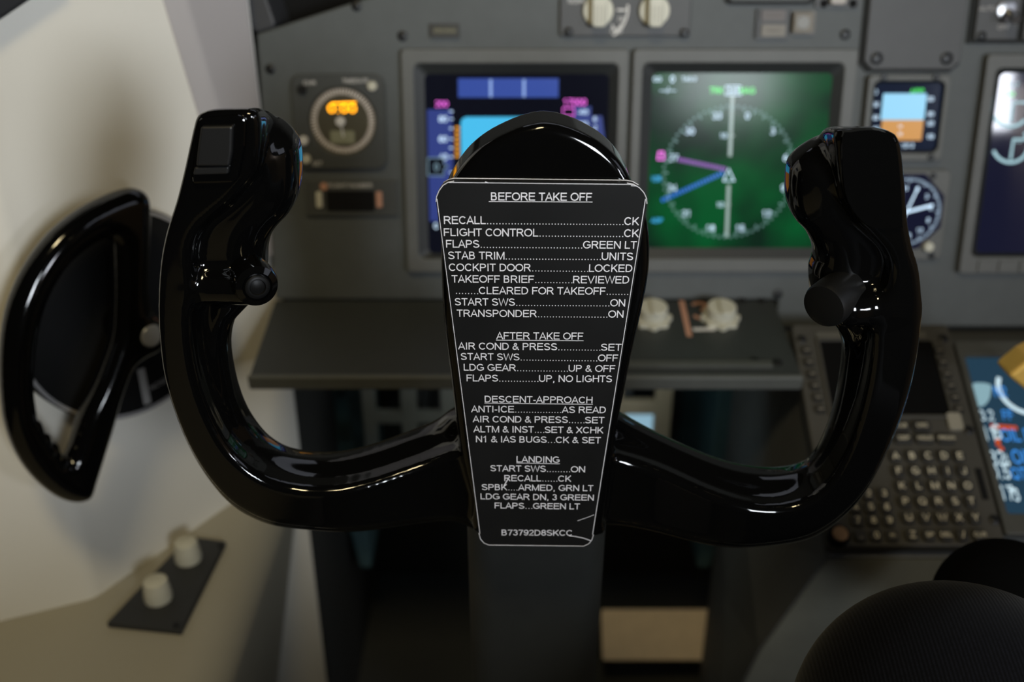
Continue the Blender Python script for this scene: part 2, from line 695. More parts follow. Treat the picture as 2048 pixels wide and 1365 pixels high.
# ================================================================== THE SETTING
WK = Vector((-0.368, 0.678))          # wall crease
WB = Vector((-0.229, 0.905))          # wall meets the instrument panel
WA = Vector((-0.62, 0.575))           # towards the pilot
ZL = CAM.z - 0.600                    # console top
PX = 0.000462                         # metres per pixel at the panel


def wall_strip(pts, z0, z1, thick):
    """vertical wall through plan points, thickness away from the cockpit"""
    mb = MB()
    n = len(pts)
    nor = []
    for i in range(n):
        a, b = pts[max(i - 1, 0)], pts[min(i + 1, n - 1)]
        t = (b - a).normalized()
        nor.append(Vector((-t.y, t.x)))
    vs = []
    for p, q in zip(pts, nor):
        o = p + q * thick
        vs += [(p.x, p.y, z0), (p.x, p.y, z1), (o.x, o.y, z0), (o.x, o.y, z1)]
    fs = []
    for i in range(n - 1):
        a, b = 4 * i, 4 * i + 4
        fs += [(a, b, b + 1, a + 1), (a + 2, a + 3, b + 3, b + 2), (a + 1, b + 1, b + 3, a + 3), (a, a + 2, b + 2, b)]
    e = 4 * (n - 1)
    fs += [(0, 1, 3, 2), (e, e + 2, e + 3, e + 1)]
    return mb.add(vs, fs)


def rounded_plan(pts, r, k=8):
    out = [pts[0]]
    for i in range(1, len(pts) - 1):
        p, a, b = pts[i], pts[i - 1], pts[i + 1]
        s, e = p + (a - p).normalized() * r, p + (b - p).normalized() * r
        for j in range(k + 1):
            t = j / k
            out.append(s * (1 - t) ** 2 + p * 2 * t * (1 - t) + e * t * t)
    out.append(pts[-1])
    return out


TRIM_FRAME_X = (WB - WK).normalized()
wf = Frame((WK.x, WK.y, CAM.z), (TRIM_FRAME_X.x, TRIM_FRAME_X.y, 0), (0, 0, 1))

o = wall_strip(rounded_plan([WA, WK, WB], 0.008), 0.0, CAM.z + 0.12, 0.03).build('wall_left', liner)
o['kind'] = 'structure'
# corner strip standing proud of the wall beside the instrument panel
mb = MB()
c0, c1 = wf.uv(322, 0), wf.uv(402, 260)
k = (c1[0] - c0[0]) / (c1[1] - c0[1])
xa = lambda z: c0[0] + k * (z - c0[1])
ztop, zbot = 0.10, -0.36
xr = wf.uv(516, 300)[0] - 0.001
S = 0.0155
vs = []
for z in (zbot, ztop):
    x = xa(z)
    vs += [(x, 0, z), (x + 0.016, -0.011, z), (xr, -0.011, z), (xr, 0.0, z)]
mb.add(vs, [(0, 1, 5, 4), (1, 2, 6, 5), (2, 3, 7, 6), (3, 0, 4, 7), (3, 2, 1, 0), (4, 5, 6, 7)])
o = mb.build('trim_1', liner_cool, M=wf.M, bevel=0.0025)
o['kind'] = 'structure'
# wall of the footwell beyond the cream liner
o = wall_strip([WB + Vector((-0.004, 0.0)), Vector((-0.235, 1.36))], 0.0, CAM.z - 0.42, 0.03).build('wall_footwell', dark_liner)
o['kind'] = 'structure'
mb = MB()
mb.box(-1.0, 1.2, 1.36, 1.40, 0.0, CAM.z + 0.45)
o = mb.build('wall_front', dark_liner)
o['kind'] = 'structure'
mb = MB()
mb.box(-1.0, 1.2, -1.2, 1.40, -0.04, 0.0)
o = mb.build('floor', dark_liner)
o['kind'] = 'structure'

mb = MB()
mb.box(1.16, 1.20, -1.2, 1.36, 0.0, CAM.z - 0.02)
o = mb.build('wall_right', mat('liner_tan_right', (0.55, 0.42, 0.30), rough=0.6))
o['kind'] = 'structure'

# side window: dark frame bar above the liner, and the glareshield end post
mb = MB()
a, b = wf.uv(-70, 78, 0.004), wf.uv(66, -14, 0.004)
dx, dz = b[0] - a[0], b[1] - a[1]
L = math.hypot(dx, dz)
nx, nz = -dz / L * 0.09, dx / L * 0.09
a = (a[0] - dx * 0.6, a[1] - dz * 0.6)
b = (b[0] + dx * 0.35, b[1] + dz * 0.35)
mb.prism([a, b, (b[0] + nx, b[1] + nz), (a[0] + nx, a[1] + nz)], -0.014, 0.03)
o = mb.build('window_1', mat('window_frame_dark', (0.022, 0.023, 0.026), rough=0.5), M=wf.M, bevel=0.004)
o['kind'] = 'structure'

# ------------------------------------------------------------------ instrument panel
PF = Frame(atd(1250, 320, 0.92), (1, 0, 0), (0, math.sin(R(10)), math.cos(R(10))))
PL = PF.uv(513, 80)[0]
PRX = PF.uv(1556, 600)[0]
zb1 = PF.uv(1000, 600)[1]
zb2 = PF.uv(1800, 655)[1]
s0, s1 = PF.uv(513, 68), PF.uv(722, 0)
ks = (s1[1] - s0[1]) / (s1[0] - s0[0])
ztopp = 0.27
poly = [(PL, zb1), (PRX, zb1), (PRX, zb2), (0.62, zb2), (0.62, ztopp), (s0[0] + (ztopp - s0[1]) / ks, ztopp), (PL, s0[1])]
panel = thing('instrument_panel', 'large grey main instrument panel carrying all the screens and dials', 'instrument panel', PF.M)
MB().prism(poly, 0.0, 0.012).build('panel_sheet', panel_grey, panel, bevel=0.002)


def screw_mb(f, px, py, r=0.0045, off=0.0):
    u = f.uv(px, py, off)
    mb = MB().lathe([(r, 0), (r, 0.0012), (r * 0.75, 0.0020), (r * 0.3, 0.0021)], (u[0], -off, u[1]), n=18)
    return mb


for (x, y) in ((805, 72), (541, 138), (713, 12), (1690, 69), (1555, 588)):
    screw_mb(PF, x, y).build('screw', screw_mat, panel)
# shallow seam line below the left displays
mb = MB()
a, b = PF.uv(560, 592), PF.uv(905, 592)


def sub(px, py, off=0.0):
    u = PF.uv(px, py)
    return PF.at(u[0], u[1], -off)


# ------------------------------------------------------------------ display units
def display(label, x0, y0, x1, y1, frame_px, glass_px, scr_mat, group='square flight displays'):
    f = sub((x0 + x1) / 2, (y0 + y1) / 2)
    t = thing('display_unit', label, 'display', f.M, group)
    a = f.rect(x0, y0, x1, y1, 0.009)
    d = f.rect(*frame_px, 0.009)
    g = f.rect(*glass_px, 0.004)
    MB().ring(rr(*a, 0.004), rr(*d, 0.006), -0.009, 0.0).build('bezel', bezel_grey, t, bevel=0.0012)
    # sloping inner frame
    mb = MB()
    o_, i_ = rr(*d, 0.006), rr(*g, 0.005)
    n = len(o_)
    mb.add([(p[0], -0.0085, p[1]) for p in o_] + [(p[0], -0.0040, p[1]) for p in i_],
           [(i, (i + 1) % n, n + (i + 1) % n, n + i) for i in range(n)])
    mb.build('inner_frame', frame_dark, t)
    scr = MB().prism(rr(*g, 0.005), -0.0040, 0.0).build('screen', scr_mat, t)
    return f, t, scr


glass_off = 0.0042


def screen_mat(name, rgb, k=1.0, rough=0.12, spec=0.04):
    m = mat(name, (0.003, 0.003, 0.004), rough=rough, spec=spec, emit=rgb, estr=k)
    return m


# --- primary flight display
scr_navy = screen_mat('screen_black_lit', lin((10, 12, 22)), 1.0)
f, t, scr = display('flight display with blue sky and speed tape, partly behind the checklist plate', 808, 98, 1251, 545,
                    (832, 127, 1232, 518), (853, 148, 1214, 507), scr_navy)
Y = -glass_off
fig = MB()


def q(f, x0, y0, x1, y1):
    a = f.rect(x0, y0, x1, y1, glass_off)
    return [(a[0], a[1]), (a[2], a[1]), (a[2], a[3]), (a[0], a[3])]


tape_blue = glow('lit_tape_blue', (48, 62, 128))
bar_blue = glow('lit_bar_blue', (52, 76, 156))
lit_white = glow('lit_white', (205, 232, 255), 1.5)
lit_soft = glow('lit_soft_white', (130, 160, 175), 1.0)
lit_mag = glow('lit_magenta', (235, 105, 225), 1.6)
lit_cyan = glow('lit_cyan', (70, 185, 255), 1.3)
lit_amber = glow('lit_amber', (225, 150, 50), 1.1)
lit_green = glow('lit_green', (70, 235, 90), 1.5)
sky_cyan = glow('lit_sky_cyan', (72, 190, 238), 1.0)
ground_br = glow('lit_ground_brown', (170, 110, 45), 1.0)

MB().flat(q(f, 916, 157, 1117, 195), Y).build('mode_bar', bar_blue, scr)
for x in (981.5, 1048):
    MB().flat(q(f, x - 2.5, 159, x + 2.5, 194), Y - 0.0002).build('mode_divider', glow('lit_divider', (150, 180, 235), 1.0), scr)
MB().flat(q(f, 857, 219, 906, 443), Y).build('speed_tape', tape_blue, scr)
MB().flat(q(f, 1145, 213, 1180, 443), Y).build('altitude_tape', tape_blue, scr)
mb = MB()
u = [f.uv(*p, glass_off) for p in ((1184, 232), (1204, 232), (1212, 300), (1212, 380), (1204, 443), (1184, 443))]
mb.flat(u, Y)
mb.build('climb_tape', tape_blue, scr)
a = f.rect(922, 234, 1132, 345, glass_off)
b = f.rect(922, 345, 1132, 452, glass_off)
top = rr(*a, 0.006)
MB().flat(top, Y).build('sky', sky_cyan, scr)
MB().flat(rr(*b, 0.006), Y).build('ground', ground_br, scr)
mb = MB()
cz = lambda px, py: f.uv(px, py, glass_off)
mb.ctext('200', *cz(883, 208), 12 * PX, Y - 0.0002)
mb.build('selected_speed', lit_mag, scr)
mb = MB()
mb.ctext('17000', *cz(1150, 204.5), 13 * PX, Y - 0.0002)
mb.line([cz(1126, 216), cz(1148, 216), cz(1148, 232), cz(1126, 232)], 2.2 * PX, Y - 0.0004, True)
mb.build('selected_altitude', lit_mag, scr)
mb = MB()
for s, yy in (('80', 238), ('60', 278), ('40', 314), ('20', 400), ('0', 452)):
    mb.ctext(s, *cz(886 if yy < 430 else 872, yy), 12 * PX, Y - 0.0002)
for yy in (223, 238, 257, 278, 296, 314, 345, 370, 400, 425):
    mb.flat(q(f, 899, yy - 1, 906, yy + 1), Y - 0.0002)
mb.build('speed_figures', lit_white, scr)
mb = MB()
for s, yy in (('400', 224), ('200', 248)):
    mb.ctext(s, *cz(1166, yy), 9 * PX, Y - 0.0002)
mb.build('altitude_figures', lit_white, scr)
mb = MB()
for s, yy in (('6', 238), ('2', 256), ('1', 272)):
    mb.ctext(s, *cz(1190, yy), 9 * PX, Y - 0.0002)
mb.build('climb_figures', lit_white, scr)
mb = MB()
mb.line([cz(856, 316), cz(888, 316), cz(888, 328), cz(896, 333), cz(888, 339), cz(888, 351), cz(856, 351)], 2.0 * PX, Y - 0.0006, True)
mb.ctext('0', *cz(873, 334), 15 * PX, Y - 0.0006)
mb.build('speed_readout', lit_soft, scr)
MB().flat([cz(856, 316), cz(888, 316), cz(888, 328), cz(896, 333), cz(888, 339), cz(888, 351), cz(856, 351)], Y - 0.0004).build(
    'readout_window', scr_navy, scr)
mb = MB()
for i in range(7):
    yy = 253 + i * 9.4
    mb.flat(q(f, 910, yy, 919, yy + 5.5), Y - 0.0002)
mb.build('speed_bar', lit_amber, scr)

# --- navigation display with compass rose
m = bpy.data.materials.new('screen_terrain_green')
m.use_nodes = True
nt = m.node_tree
b = nt.nodes['Principled BSDF']
b.inputs['Base Color'].default_value = (0.003, 0.004, 0.003, 1)
b.inputs['Roughness'].default_value = 0.15
b.inputs['Specular IOR Level'].default_value = 0.07
tc = nt.nodes.new('ShaderNodeTexCoord')
nz = nt.nodes.new('ShaderNodeTexNoise')
nz.inputs['Scale'].default_value = 14.0
nz.inputs['Detail'].default_value = 2.0
nt.links.new(tc.outputs['Object'], nz.inputs['Vector'])
cr = nt.nodes.new('ShaderNodeValToRGB')
cr.color_ramp.elements[0].position = 0.38
cr.color_ramp.elements[0].color = (*lin((9, 36, 24)), 1)
cr.color_ramp.elements[1].position = 0.64
cr.color_ramp.elements[1].color = (*lin((3, 80, 38)), 1)
nt.links.new(nz.outputs['Fac'], cr.inputs['Fac'])
nt.links.new(cr.outputs['Color'], b.inputs['Emission Color'])
b.inputs['Emission Strength'].default_value = 1.0
scr_green = m

f, t, scr = display('flight display with white compass rose on green, right of the checklist plate', 1260, 98, 1697, 545,
                    (1279, 126, 1672, 518), (1298, 146, 1650, 496), scr_green)
cx, cy = 1457.5, 346.0
c = f.uv(cx, cy, glass_off)
rad = (f.uv(cx + 133, cy, glass_off)[0] - f.uv(cx - 133, cy, glass_off)[0]) / 2
rose = MB()
figs = MB()
for i in range(72):
    a = R(i * 5 + 0)
    lng = 0.085 if i % 2 == 0 else 0.045
    d = Vector((math.sin(a), math.cos(a)))
    p0, p1 = d * rad, d * rad * (1 - lng)
    rose.line([(c[0] + p0.x, c[1] + p0.y), (c[0] + p1.x, c[1] + p1.y)], 1.7 * PX, Y)
names = ['0', '3', '6', '9', '12', '15', '18', '21', '24', '27', '30', '33']
for i, s in enumerate(names):
    a = R(15 + 30 * i)
    MB().ctext(s, c[0] + math.sin(a) * rad * 0.87, c[1] + math.cos(a) * rad * 0.87, 13 * PX, Y).build('compass_figure', lit_white, scr)
figs = MB()
MB().ctext('10', *f.uv(1446.7, 271.5, glass_off), 10 * PX, Y).build('range_figure', lit_white, scr)
figs.ctext('10', *f.uv(1440, 409.7, glass_off), 10 * PX, Y)
figs.build('range_figure', lit_white, scr)
figs = MB()
figs.ctext('345', *f.uv(1466, 181, glass_off), 11 * PX, Y)
figs.line([f.uv(x, y, glass_off) for x, y in ((1451, 172), (1482, 172), (1482, 190), (1451, 190))], 1.8 * PX, Y, True)
figs.build('heading_readout', lit_white, scr)
figs = MB()
figs.ctext('GS', *f.uv(1315, 158.5, glass_off), 9 * PX, Y)
figs.ctext('0', *f.uv(1345, 158, glass_off), 13 * PX, Y)
figs.ctext('TAS 0', *f.uv(1378, 158, glass_off), 8 * PX, Y)
figs.ctext('---/---', *f.uv(1336, 180, glass_off), 11 * PX, Y)
figs.build('speed_and_wind', lit_white, scr)
figs = MB()
tri = [f.uv(x, y, glass_off) for x, y in ((1457.5, 338), (1468, 362), (1447, 362))]
figs.line(tri, 3.5 * PX, Y - 0.0002, True)
rose.build('compass_rose', glow('lit_rose', (150, 195, 195), 1.0), scr)
figs.build('aircraft_symbol', lit_white, scr)
mb = MB()
mb.line([f.uv(1465, 191, glass_off), f.uv(1460, 313, glass_off)], 7 * PX, Y + 0.0001)
mb.line([f.uv(1457.5, 370, glass_off), f.uv(1453.4, 474, glass_off)], 7 * PX, Y + 0.0001)
for (x, y) in ((1464, 271.5), (1456, 409.7)):
    mb.line([f.uv(x - 7, y, glass_off), f.uv(x + 5, y, glass_off)], 3 * PX, Y + 0.0001)
mb.build('heading_line', glow('lit_line_grey', (150, 170, 165), 1.0), scr)


def dashed(f, p0, p1, n, w, m, name, scr):
    mb = MB()
    a, b = Vector(f.uv(*p0, glass_off)), Vector(f.uv(*p1, glass_off))
    for i in range(n):
        s, e = a.lerp(b, (i + 0.0) / n), a.lerp(b, (i + 0.62) / n)
        mb.line([tuple(s), tuple(e)], w, Y)
    mb.build(name, m, scr)


dashed(f, (1357, 319), (1453.5, 339), 16, 8 * PX, glow('lit_purple', (150, 80, 190), 1.0), 'bearing_line', scr)
dashed(f, (1323, 401.5), (1449, 344.6), 20, 8 * PX, glow('lit_blue', (35, 110, 225), 1.0), 'bearing_line', scr)
mb = MB()
u = f.uv(1322, 312, glass_off)
mb.line([(u[0] - 4 * PX, u[1] + 8 * PX), (u[0] + 4 * PX, u[1] + 8 * PX), (u[0] + 6 * PX, u[1] - 7 * PX), (u[0] - 6 * PX, u[1] - 7 * PX)], 4 * PX, Y, True)
mb.build('heading_marker', lit_mag, scr)
mb = MB()
mb.ctext('VOR', *f.uv(1312.5, 358, glass_off), 11 * PX, Y, 0.6)
mb.build('source_label', lit_cyan, scr)
mb = MB()
mb.ctext('ADF', *f.uv(1314, 441, glass_off), 9 * PX, Y, 0.95)
mb.build('source_label', lit_cyan, scr)
mb = MB()
mb.ctext('TRK', *f.uv(1433, 181, glass_off), 12 * PX, Y, 0.8)
mb.build('mode_label', lit_green, scr)
mb = MB()
mb.ctext('MAG', *f.uv(1495, 181, glass_off), 12 * PX, Y, 0.8)
mb.build('mode_label', lit_green, scr)

# --- engine display at the right edge
scr_eng = screen_mat('screen_dark_navy', lin((17, 20, 42)), 1.0, 0.05, 0.5)
f, t, scr = display('tall engine display with pale arc gauges at the upper right edge of the photo', 1947, 108, 2330, 548,
                    (1968, 137, 2312, 514), (1976, 146, 2304, 506), scr_eng)
mb = MB()
for (gx, gy) in ((2021, 289), (2150, 289), (2021, 215), (2150, 215)):
    pts = []
    for i in range(26):
        a = R(200 + i * 200 / 25) if gy > 250 else R(150 + i * 170 / 25)
        rr_ = 36 if gy > 250 else 38
        pts.append(f.uv(gx + rr_ * math.cos(a), gy - rr_ * math.sin(a), glass_off))
    mb.line(pts, 6 * PX, Y)
    mb.line([f.uv(gx, gy + 30, glass_off), f.uv(gx + 6, gy - 10, glass_off), f.uv(gx + 40, gy - 10, glass_off)], 5 * PX, Y)
mb.ctext('0.0', *f.uv(2034, 281, glass_off), 10 * PX, Y)
mb.ctext('TAT', *f.uv(2028, 170, glass_off), 9 * PX, Y)
mb.build('arc_gauge', glow('lit_gauge_pale', (165, 205, 215), 1.0), scr)
mb = MB()
mb.ctext('D-TO', *f.uv(2019, 189, glass_off), 10 * PX, Y, 0.6)
mb.build('thrust_label', lit_green, scr)
mb = MB()
a = f.rect(1952, 521, 2326, 544, 0.0092)
n = 9
for i in range(n):
    x = a[0] + (a[2] - a[0]) * (i + 0.08) / n
    x2 = a[0] + (a[2] - a[0]) * (i + 0.94) / n
    MB().prism(rr(x, a[1], x2, a[3], 0.001, 2), -0.0108, -0.009).build('bezel_key', bezel_grey, t)

# --- small standby attitude display
f, t, scr = display('small standby display with blue sky over orange ground behind the right horn', 1730, 150, 1893, 322,
                    (1742, 162, 1883, 306), (1746, 166, 1878, 301), screen_mat('screen_standby', lin((22, 30, 48)), 1.0), group=None)
a = f.rect(1764, 187, 1851, 240, glass_off)
MB().flat(rr(*a, 0.001), Y).build('sky', glow('lit_standby_sky', (150, 215, 248)), scr)
a = f.rect(1762, 240, 1845, 281, glass_off)
MB().flat(rr(*a, 0.001), Y).build('ground', glow('lit_standby_ground', (205, 145, 70)), scr)
mb = MB()
for yy in (184, 209, 235, 258):
    mb.ctext('0' if yy == 184 else '60', *f.uv(1752, yy, glass_off), 9 * PX, Y - 0.0002, 0.8)
for yy in (198, 228, 247, 273):
    mb.ctext('00', *f.uv(1861, yy, glass_off), 9 * PX, Y - 0.0002)
mb.ctext('1013', *f.uv(1815, 291, glass_off), 9 * PX, Y - 0.0002)
mb.ctext('10', *f.uv(1800, 253, glass_off), 6 * PX, Y - 0.0002)
mb.ctext('20', *f.uv(1800, 268, glass_off), 6 * PX, Y - 0.0002)
mb.build('standby_figures', lit_white, scr)
mb = MB()
mb.ctext('APP', *f.uv(1834, 182, glass_off), 9 * PX, Y - 0.0002, 1.1)
mb.build('mode_label', lit_green, scr)
for (x, y) in ((1768, 155), (1872, 155), (1862, 315)):
    screw_mb(f, x, y, 0.003, 0.009).build('screw', screw_mat, t)

# --- round standby instrument below it
f = sub(1815, 425)
t = thing('dial_gauge', 'round black dial with white pointers beside the right horn', 'gauge', f.M)
a = f.rect(1735, 340, 1893, 520, 0.006)
gc = f.uv(1812, 424, 0.006)
gr = 72 * PX
MB().prism(rr(*a, 0.006), -0.006, 0.0).build('housing', bezel_grey, t, bevel=0.0012)
oct_ = [(gc[0] + gr * 1.02 * math.cos(R(22.5 + 45 * i)) / math.cos(R(22.5)), gc[1] + gr * 1.06 * math.sin(R(22.5 + 45 * i)) / math.cos(R(22.5))) for i in range(8)]
face = MB().prism(oct_, -0.0066, -0.006).build('dial_face', scr_eng, t, bevel=0.0004)
mb = MB()
yy = -0.0069
for i in range(72):
    a = R(i * 5)
    d = Vector((math.sin(a), math.cos(a)))
    r1 = gr * (0.82 if i % 6 == 0 else 0.88)
    mb.line([(gc[0] + d.x * gr * 0.95, gc[1] + d.y * gr * 0.95), (gc[0] + d.x * r1, gc[1] + d.y * r1)], 1.3 * PX, yy)
for i, s in enumerate(names):
    a = R(30 * i + 20)
    mb.ctext(s, gc[0] + math.sin(a) * gr * 0.68, gc[1] + math.cos(a) * gr * 0.68, 9 * PX, yy)
for ang, wd in ((75, 5), (200, 3)):
    d = Vector((math.sin(R(ang)), math.cos(R(ang)))) * gr * 0.75
    mb.line([(gc[0] - d.x, gc[1] - d.y), (gc[0] + d.x, gc[1] + d.y)], wd * PX, yy - 0.0002)
mb.build('compass_card', lit_white, face)
kk = f.uv(1853, 492, 0.006)
MB().lathe([(0.0045, 0), (0.0045, 0.006), (0.004, 0.007)], (kk[0], -0.006, kk[1])).build('knob', cream_knob, t)
for (x, y) in ((1866, 352), (1863, 528)):
    screw_mb(f, x, min(y, 512), 0.003, 0.006).build('screw', screw_mat, t)

# ------------------------------------------------------------------ clock
f = sub(679, 243)
t = thing('cockpit_clock', 'square grey clock with amber digits, left of the flight displays', 'clock', f.M)
a = f.rect(586, 148, 772, 338, 0.006)
gc = f.uv(684.7, 243, 0.006)
gr = 64 * PX
MB().ring(rr(*a, 0.010, 7), circle(gc[0], gc[1], gr * 1.04, 32), -0.006, 0.0).build('housing', mat('clock_housing', (0.042, 0.045, 0.042), rough=0.55), t, bevel=0.001)
face = MB().prism(circle(gc[0], gc[1], gr * 1.04, 40), -0.0025, 0.0).build('dial_face', mat('clock_face_olive', (0.075,0.068,0.046), rough=0.3), t)
mb = MB()
for i in range(60):
    a = R(i * 6)
    d = Vector((math.sin(a), math.cos(a)))
    r1 = gr * 0.80
    mb.line([(gc[0] + d.x * gr * 0.98, gc[1] + d.y * gr * 0.98), (gc[0] + d.x * r1, gc[1] + d.y * r1)], 2.6 * PX, -0.0028)
mb.build('minute_ring', mat('clock_ring', (0.85,0.76,0.69), rough=0.6), face)
mb = MB()
a = f.rect(661, 262, 709, 287, 0.003)
mb.prism(rr(*a, 0.001, 3), -0.0030, -0.0025)
mb.build('lower_window', mat('clock_lower_window', (0.24,0.24,0.16), rough=0.25), face)
mb = MB()
u = f.uv(684, 217, 0.003)
mb.ctext('0:00', u[0], u[1], 17 * PX, -0.0030, 1.25)
mb.line([f.uv(662, 207, 0.003), f.uv(712, 205, 0.003)], 3 * PX, -0.003)
mb.build('amber_digits', glow('lit_amber_digits', (255, 165, 15), 3.5), face)
u = f.uv(681, 243, 0.003)
MB().lathe([(0.0042, 0), (0.0042, 0.002), (0.002, 0.0026)], (u[0], -0.0025, u[1])).build('hand_hub', white_mark, face)
MB().line([(u[0], u[1]), (u[0] + 0.002, u[1] - 0.014)], 0.0012, -0.0034).build('hand', white_mark, face)
mb = MB()
for s, x0, x1, y in (('CHR', 607, 632, 170), ('TIME/DATE', 685, 737, 166), ('SET', 625, 645, 331)):
    p, p2 = f.uv(x0, y, 0.006), f.uv(x1, y, 0.006)
    MB().text(s, p[0], p2[0], p[1], 8 * PX, -0.0062).build('lettering', white_mark, t)
for (x, y, mm, nm) in ((605, 179, screw_mat, 'push_button'), (745, 172, cream_knob, 'push_button'), (613, 318, cream_knob, 'push_button'), (608, 281, white_mark, 'push_button')):
    u = f.uv(x, y, 0.006)
    MB().lathe([(0.0042, 0), (0.0042, 0.003), (0.0034, 0.0038)], (u[0], -0.006, u[1]), n=20).build(nm, mm, t)

# ------------------------------------------------------------------ small counter below the clock
f = sub(703, 396)
t = thing('counter_panel', 'small grey counter panel with dark window below the clock', 'counter', f.M)
a = f.rect(610, 360, 796, 433, 0.004)
MB().prism(rr(*a, 0.002), -0.004, 0.0).build('plate', mat('counter_plate', (0.048, 0.051, 0.048), rough=0.55), t, bevel=0.0008)
a = f.rect(653, 382, 749, 423, 0.0045)
MB().prism(rr(*a, 0.002), -0.0045, -0.004).build('window', matte_black, t)
for x0, x1, mm in ((632, 644, cream_knob), (752, 764, copper_mark)):
    a = f.rect(x0, 384, x1, 416, 0.007)
    MB().prism(rr(*a, 0.0015), -0.007, -0.004).build('thumb_wheel', mm, t, bevel=0.0006)
u, u2 = f.uv(657, 375, 0.004), f.uv(745, 375, 0.004)
mb = MB().text('FLIGHT NUMBER', u[0], u2[0], u[1], 8 * PX, -0.0042)
mb.build('lettering', white_mark, t)
u = f.uv(648, 373, 0.004)
MB().lathe([(0.0035, 0), (0.0035, 0.0015)], (u[0], -0.004, u[1]), n=16).build('indicator_dot', copper_mark, t)

# ------------------------------------------------------------------ annunciators, selector panel, covers
f = sub(890, 62)
t = thing('annunciator_light', 'small unlit brown annunciator above the left flight display', 'indicator', f.M)
a = f.rect(860, 47, 919, 76, 0.004)
MB().prism(rr(*a, 0.001, 2), -0.004, 0.0).build('housing', mat('annunciator_dark', (0.018,0.016,0.011), rough=0.5), t)
a = f.rect(866, 53, 913, 70, 0.005)
lens = MB().prism(rr(*a, 0.001, 2), -0.005, -0.004).build('lens', mat('annunciator_olive', (0.04,0.036,0.02), rough=0.4), t)
u = f.uv(889.5, 61.5, 0.005)
MB().ctext('SPEED BRAKE', u[0], u[1], 6 * PX, -0.0052, 0.75).build('lettering', mat('annunciator_text', (0.22, 0.20, 0.12), rough=0.6), lens)

f = sub(1250, 20)
t = thing('selector_panel', 'grey selector panel with two cream rotary knobs at the top of the photo', 'control panel', f.M)
a = f.rect(1120, -70, 1384, 73, 0.005)
MB().prism(rr(*a, 0.002, 3), -0.005, 0.0).build('plate', mat('selector_plate', (0.055, 0.055, 0.054), rough=0.55), t, bevel=0.0012)


def rotary(px, py, off):
    u = f.uv(px, py, off)
    r = 29 * PX
    mb = MB().lathe([(r, 0), (r, 0.004), (r * 0.95, 0.005)], (u[0], -off, u[1]), n=36)
    k = mb.build('knob', cream_knob, t)
    # raised grip bar across the knob
    w = 14 * PX
    g = MB().prism(rr(u[0] - w, u[1] - r * 1.02, u[0] + w, u[1] + r * 1.02, w * 0.6, 5), -off - 0.017, -off - 0.005)
    g.build('grip', cream_knob, k, bevel=0.0015)
    for dx in (-0.0035, 0, 0.0035):
        MB().line([(u[0] + dx, u[1] - r * 0.8), (u[0] + dx, u[1] + r * 0.3)], 0.0008, -off - 0.0172).build(
            'pointer_line', mat('knob_line_grey', (0.30, 0.29, 0.25), rough=0.6), k)


rotary(1196, 22, 0.005)
rotary(1308, 22, 0.005)
mb = MB()
u = f.uv(1196, 18, 0.005)
pts = [(u[0] + 57 * PX * math.cos(a), u[1] + 57 * PX * math.sin(a)) for a in [R(-58 + 6 * i) for i in range(12)]]
mb.line(pts, 4 * PX, -0.0052)
mb.line([f.uv(1234, 20, 0.005), f.uv(1252, 20, 0.005)], 4 * PX, -0.0052)
mb.line([f.uv(1224, 50, 0.005), f.uv(1232, 64, 0.005), f.uv(1244, 48, 0.005)], 4 * PX, -0.0052)
for (s, x, y) in (('ND', 1245, 38), ('PFD', 1233, 62), ('NORM', 1154, 2)):
    w = f.uv(x, y, 0.005)
    mb.ctext(s, w[0], w[1], 9 * PX, -0.0053)
mb.build('dial_marking', white_mark, t)
for (x, y) in ((1137, 64), (1368, 66)):
    screw_mb(f, x, y, 0.004, 0.005).build('screw', screw_mat, t)

tile_pink = mat('tile_brown_pink', (0.085,0.066,0.053), rough=0.5)
tile_tan = mat('tile_tan', (0.15,0.128,0.092), rough=0.5)
f = sub(1545, 47)
t = thing('annunciator_light', 'two-line beige annunciator tile above the compass display', 'indicator', f.M)
a = f.rect(1513, 17, 1578, 78, 0.004)
MB().prism(rr(*a, 0.001, 2), -0.004, 0.0).build('housing', mat('annunciator_dark', (0.03, 0.027, 0.018)), t)
for (y0, y1, mm, s) in ((20, 42, tile_pink, 'BELOW G/S'), (49, 73, tile_tan, 'P-INHIBIT')):
    a = f.rect(1523, y0, 1571, y1, 0.006)
    l_ = MB().prism(rr(*a, 0.001, 2), -0.006, -0.004).build('lens', mm, t)
    u = f.uv(1547, (y0 + y1) / 2, 0.006)
    MB().ctext(s, u[0], u[1], 5 * PX, -0.0062, 0.8).build('lettering', mat('tile_text', (0.10, 0.075, 0.05)), l_)
f = sub(1606, 46)
t = thing('push_switch', 'square tan push switch beside the two-line annunciator tile', 'switch', f.M)
a = f.rect(1584, 22, 1630, 69, 0.004)
MB().prism(rr(*a, 0.001, 2), -0.004, 0.0).build('housing', mat('tile_tan_dark', (0.11,0.095,0.072)), t)
a = f.rect(1587, 25, 1626, 66, 0.008)
MB().prism(rr(*a, 0.003, 4), -0.008, -0.004).build('cap', tile_tan, t, bevel=0.001)
u = f.uv(1606, 45, 0.008)
MB().lathe([(0.006, 0), (0.0055, 0.0008)], (u[0], -0.008, u[1]), n=24).build('lens', mat('tile_pale', (0.21,0.205,0.185)), t)

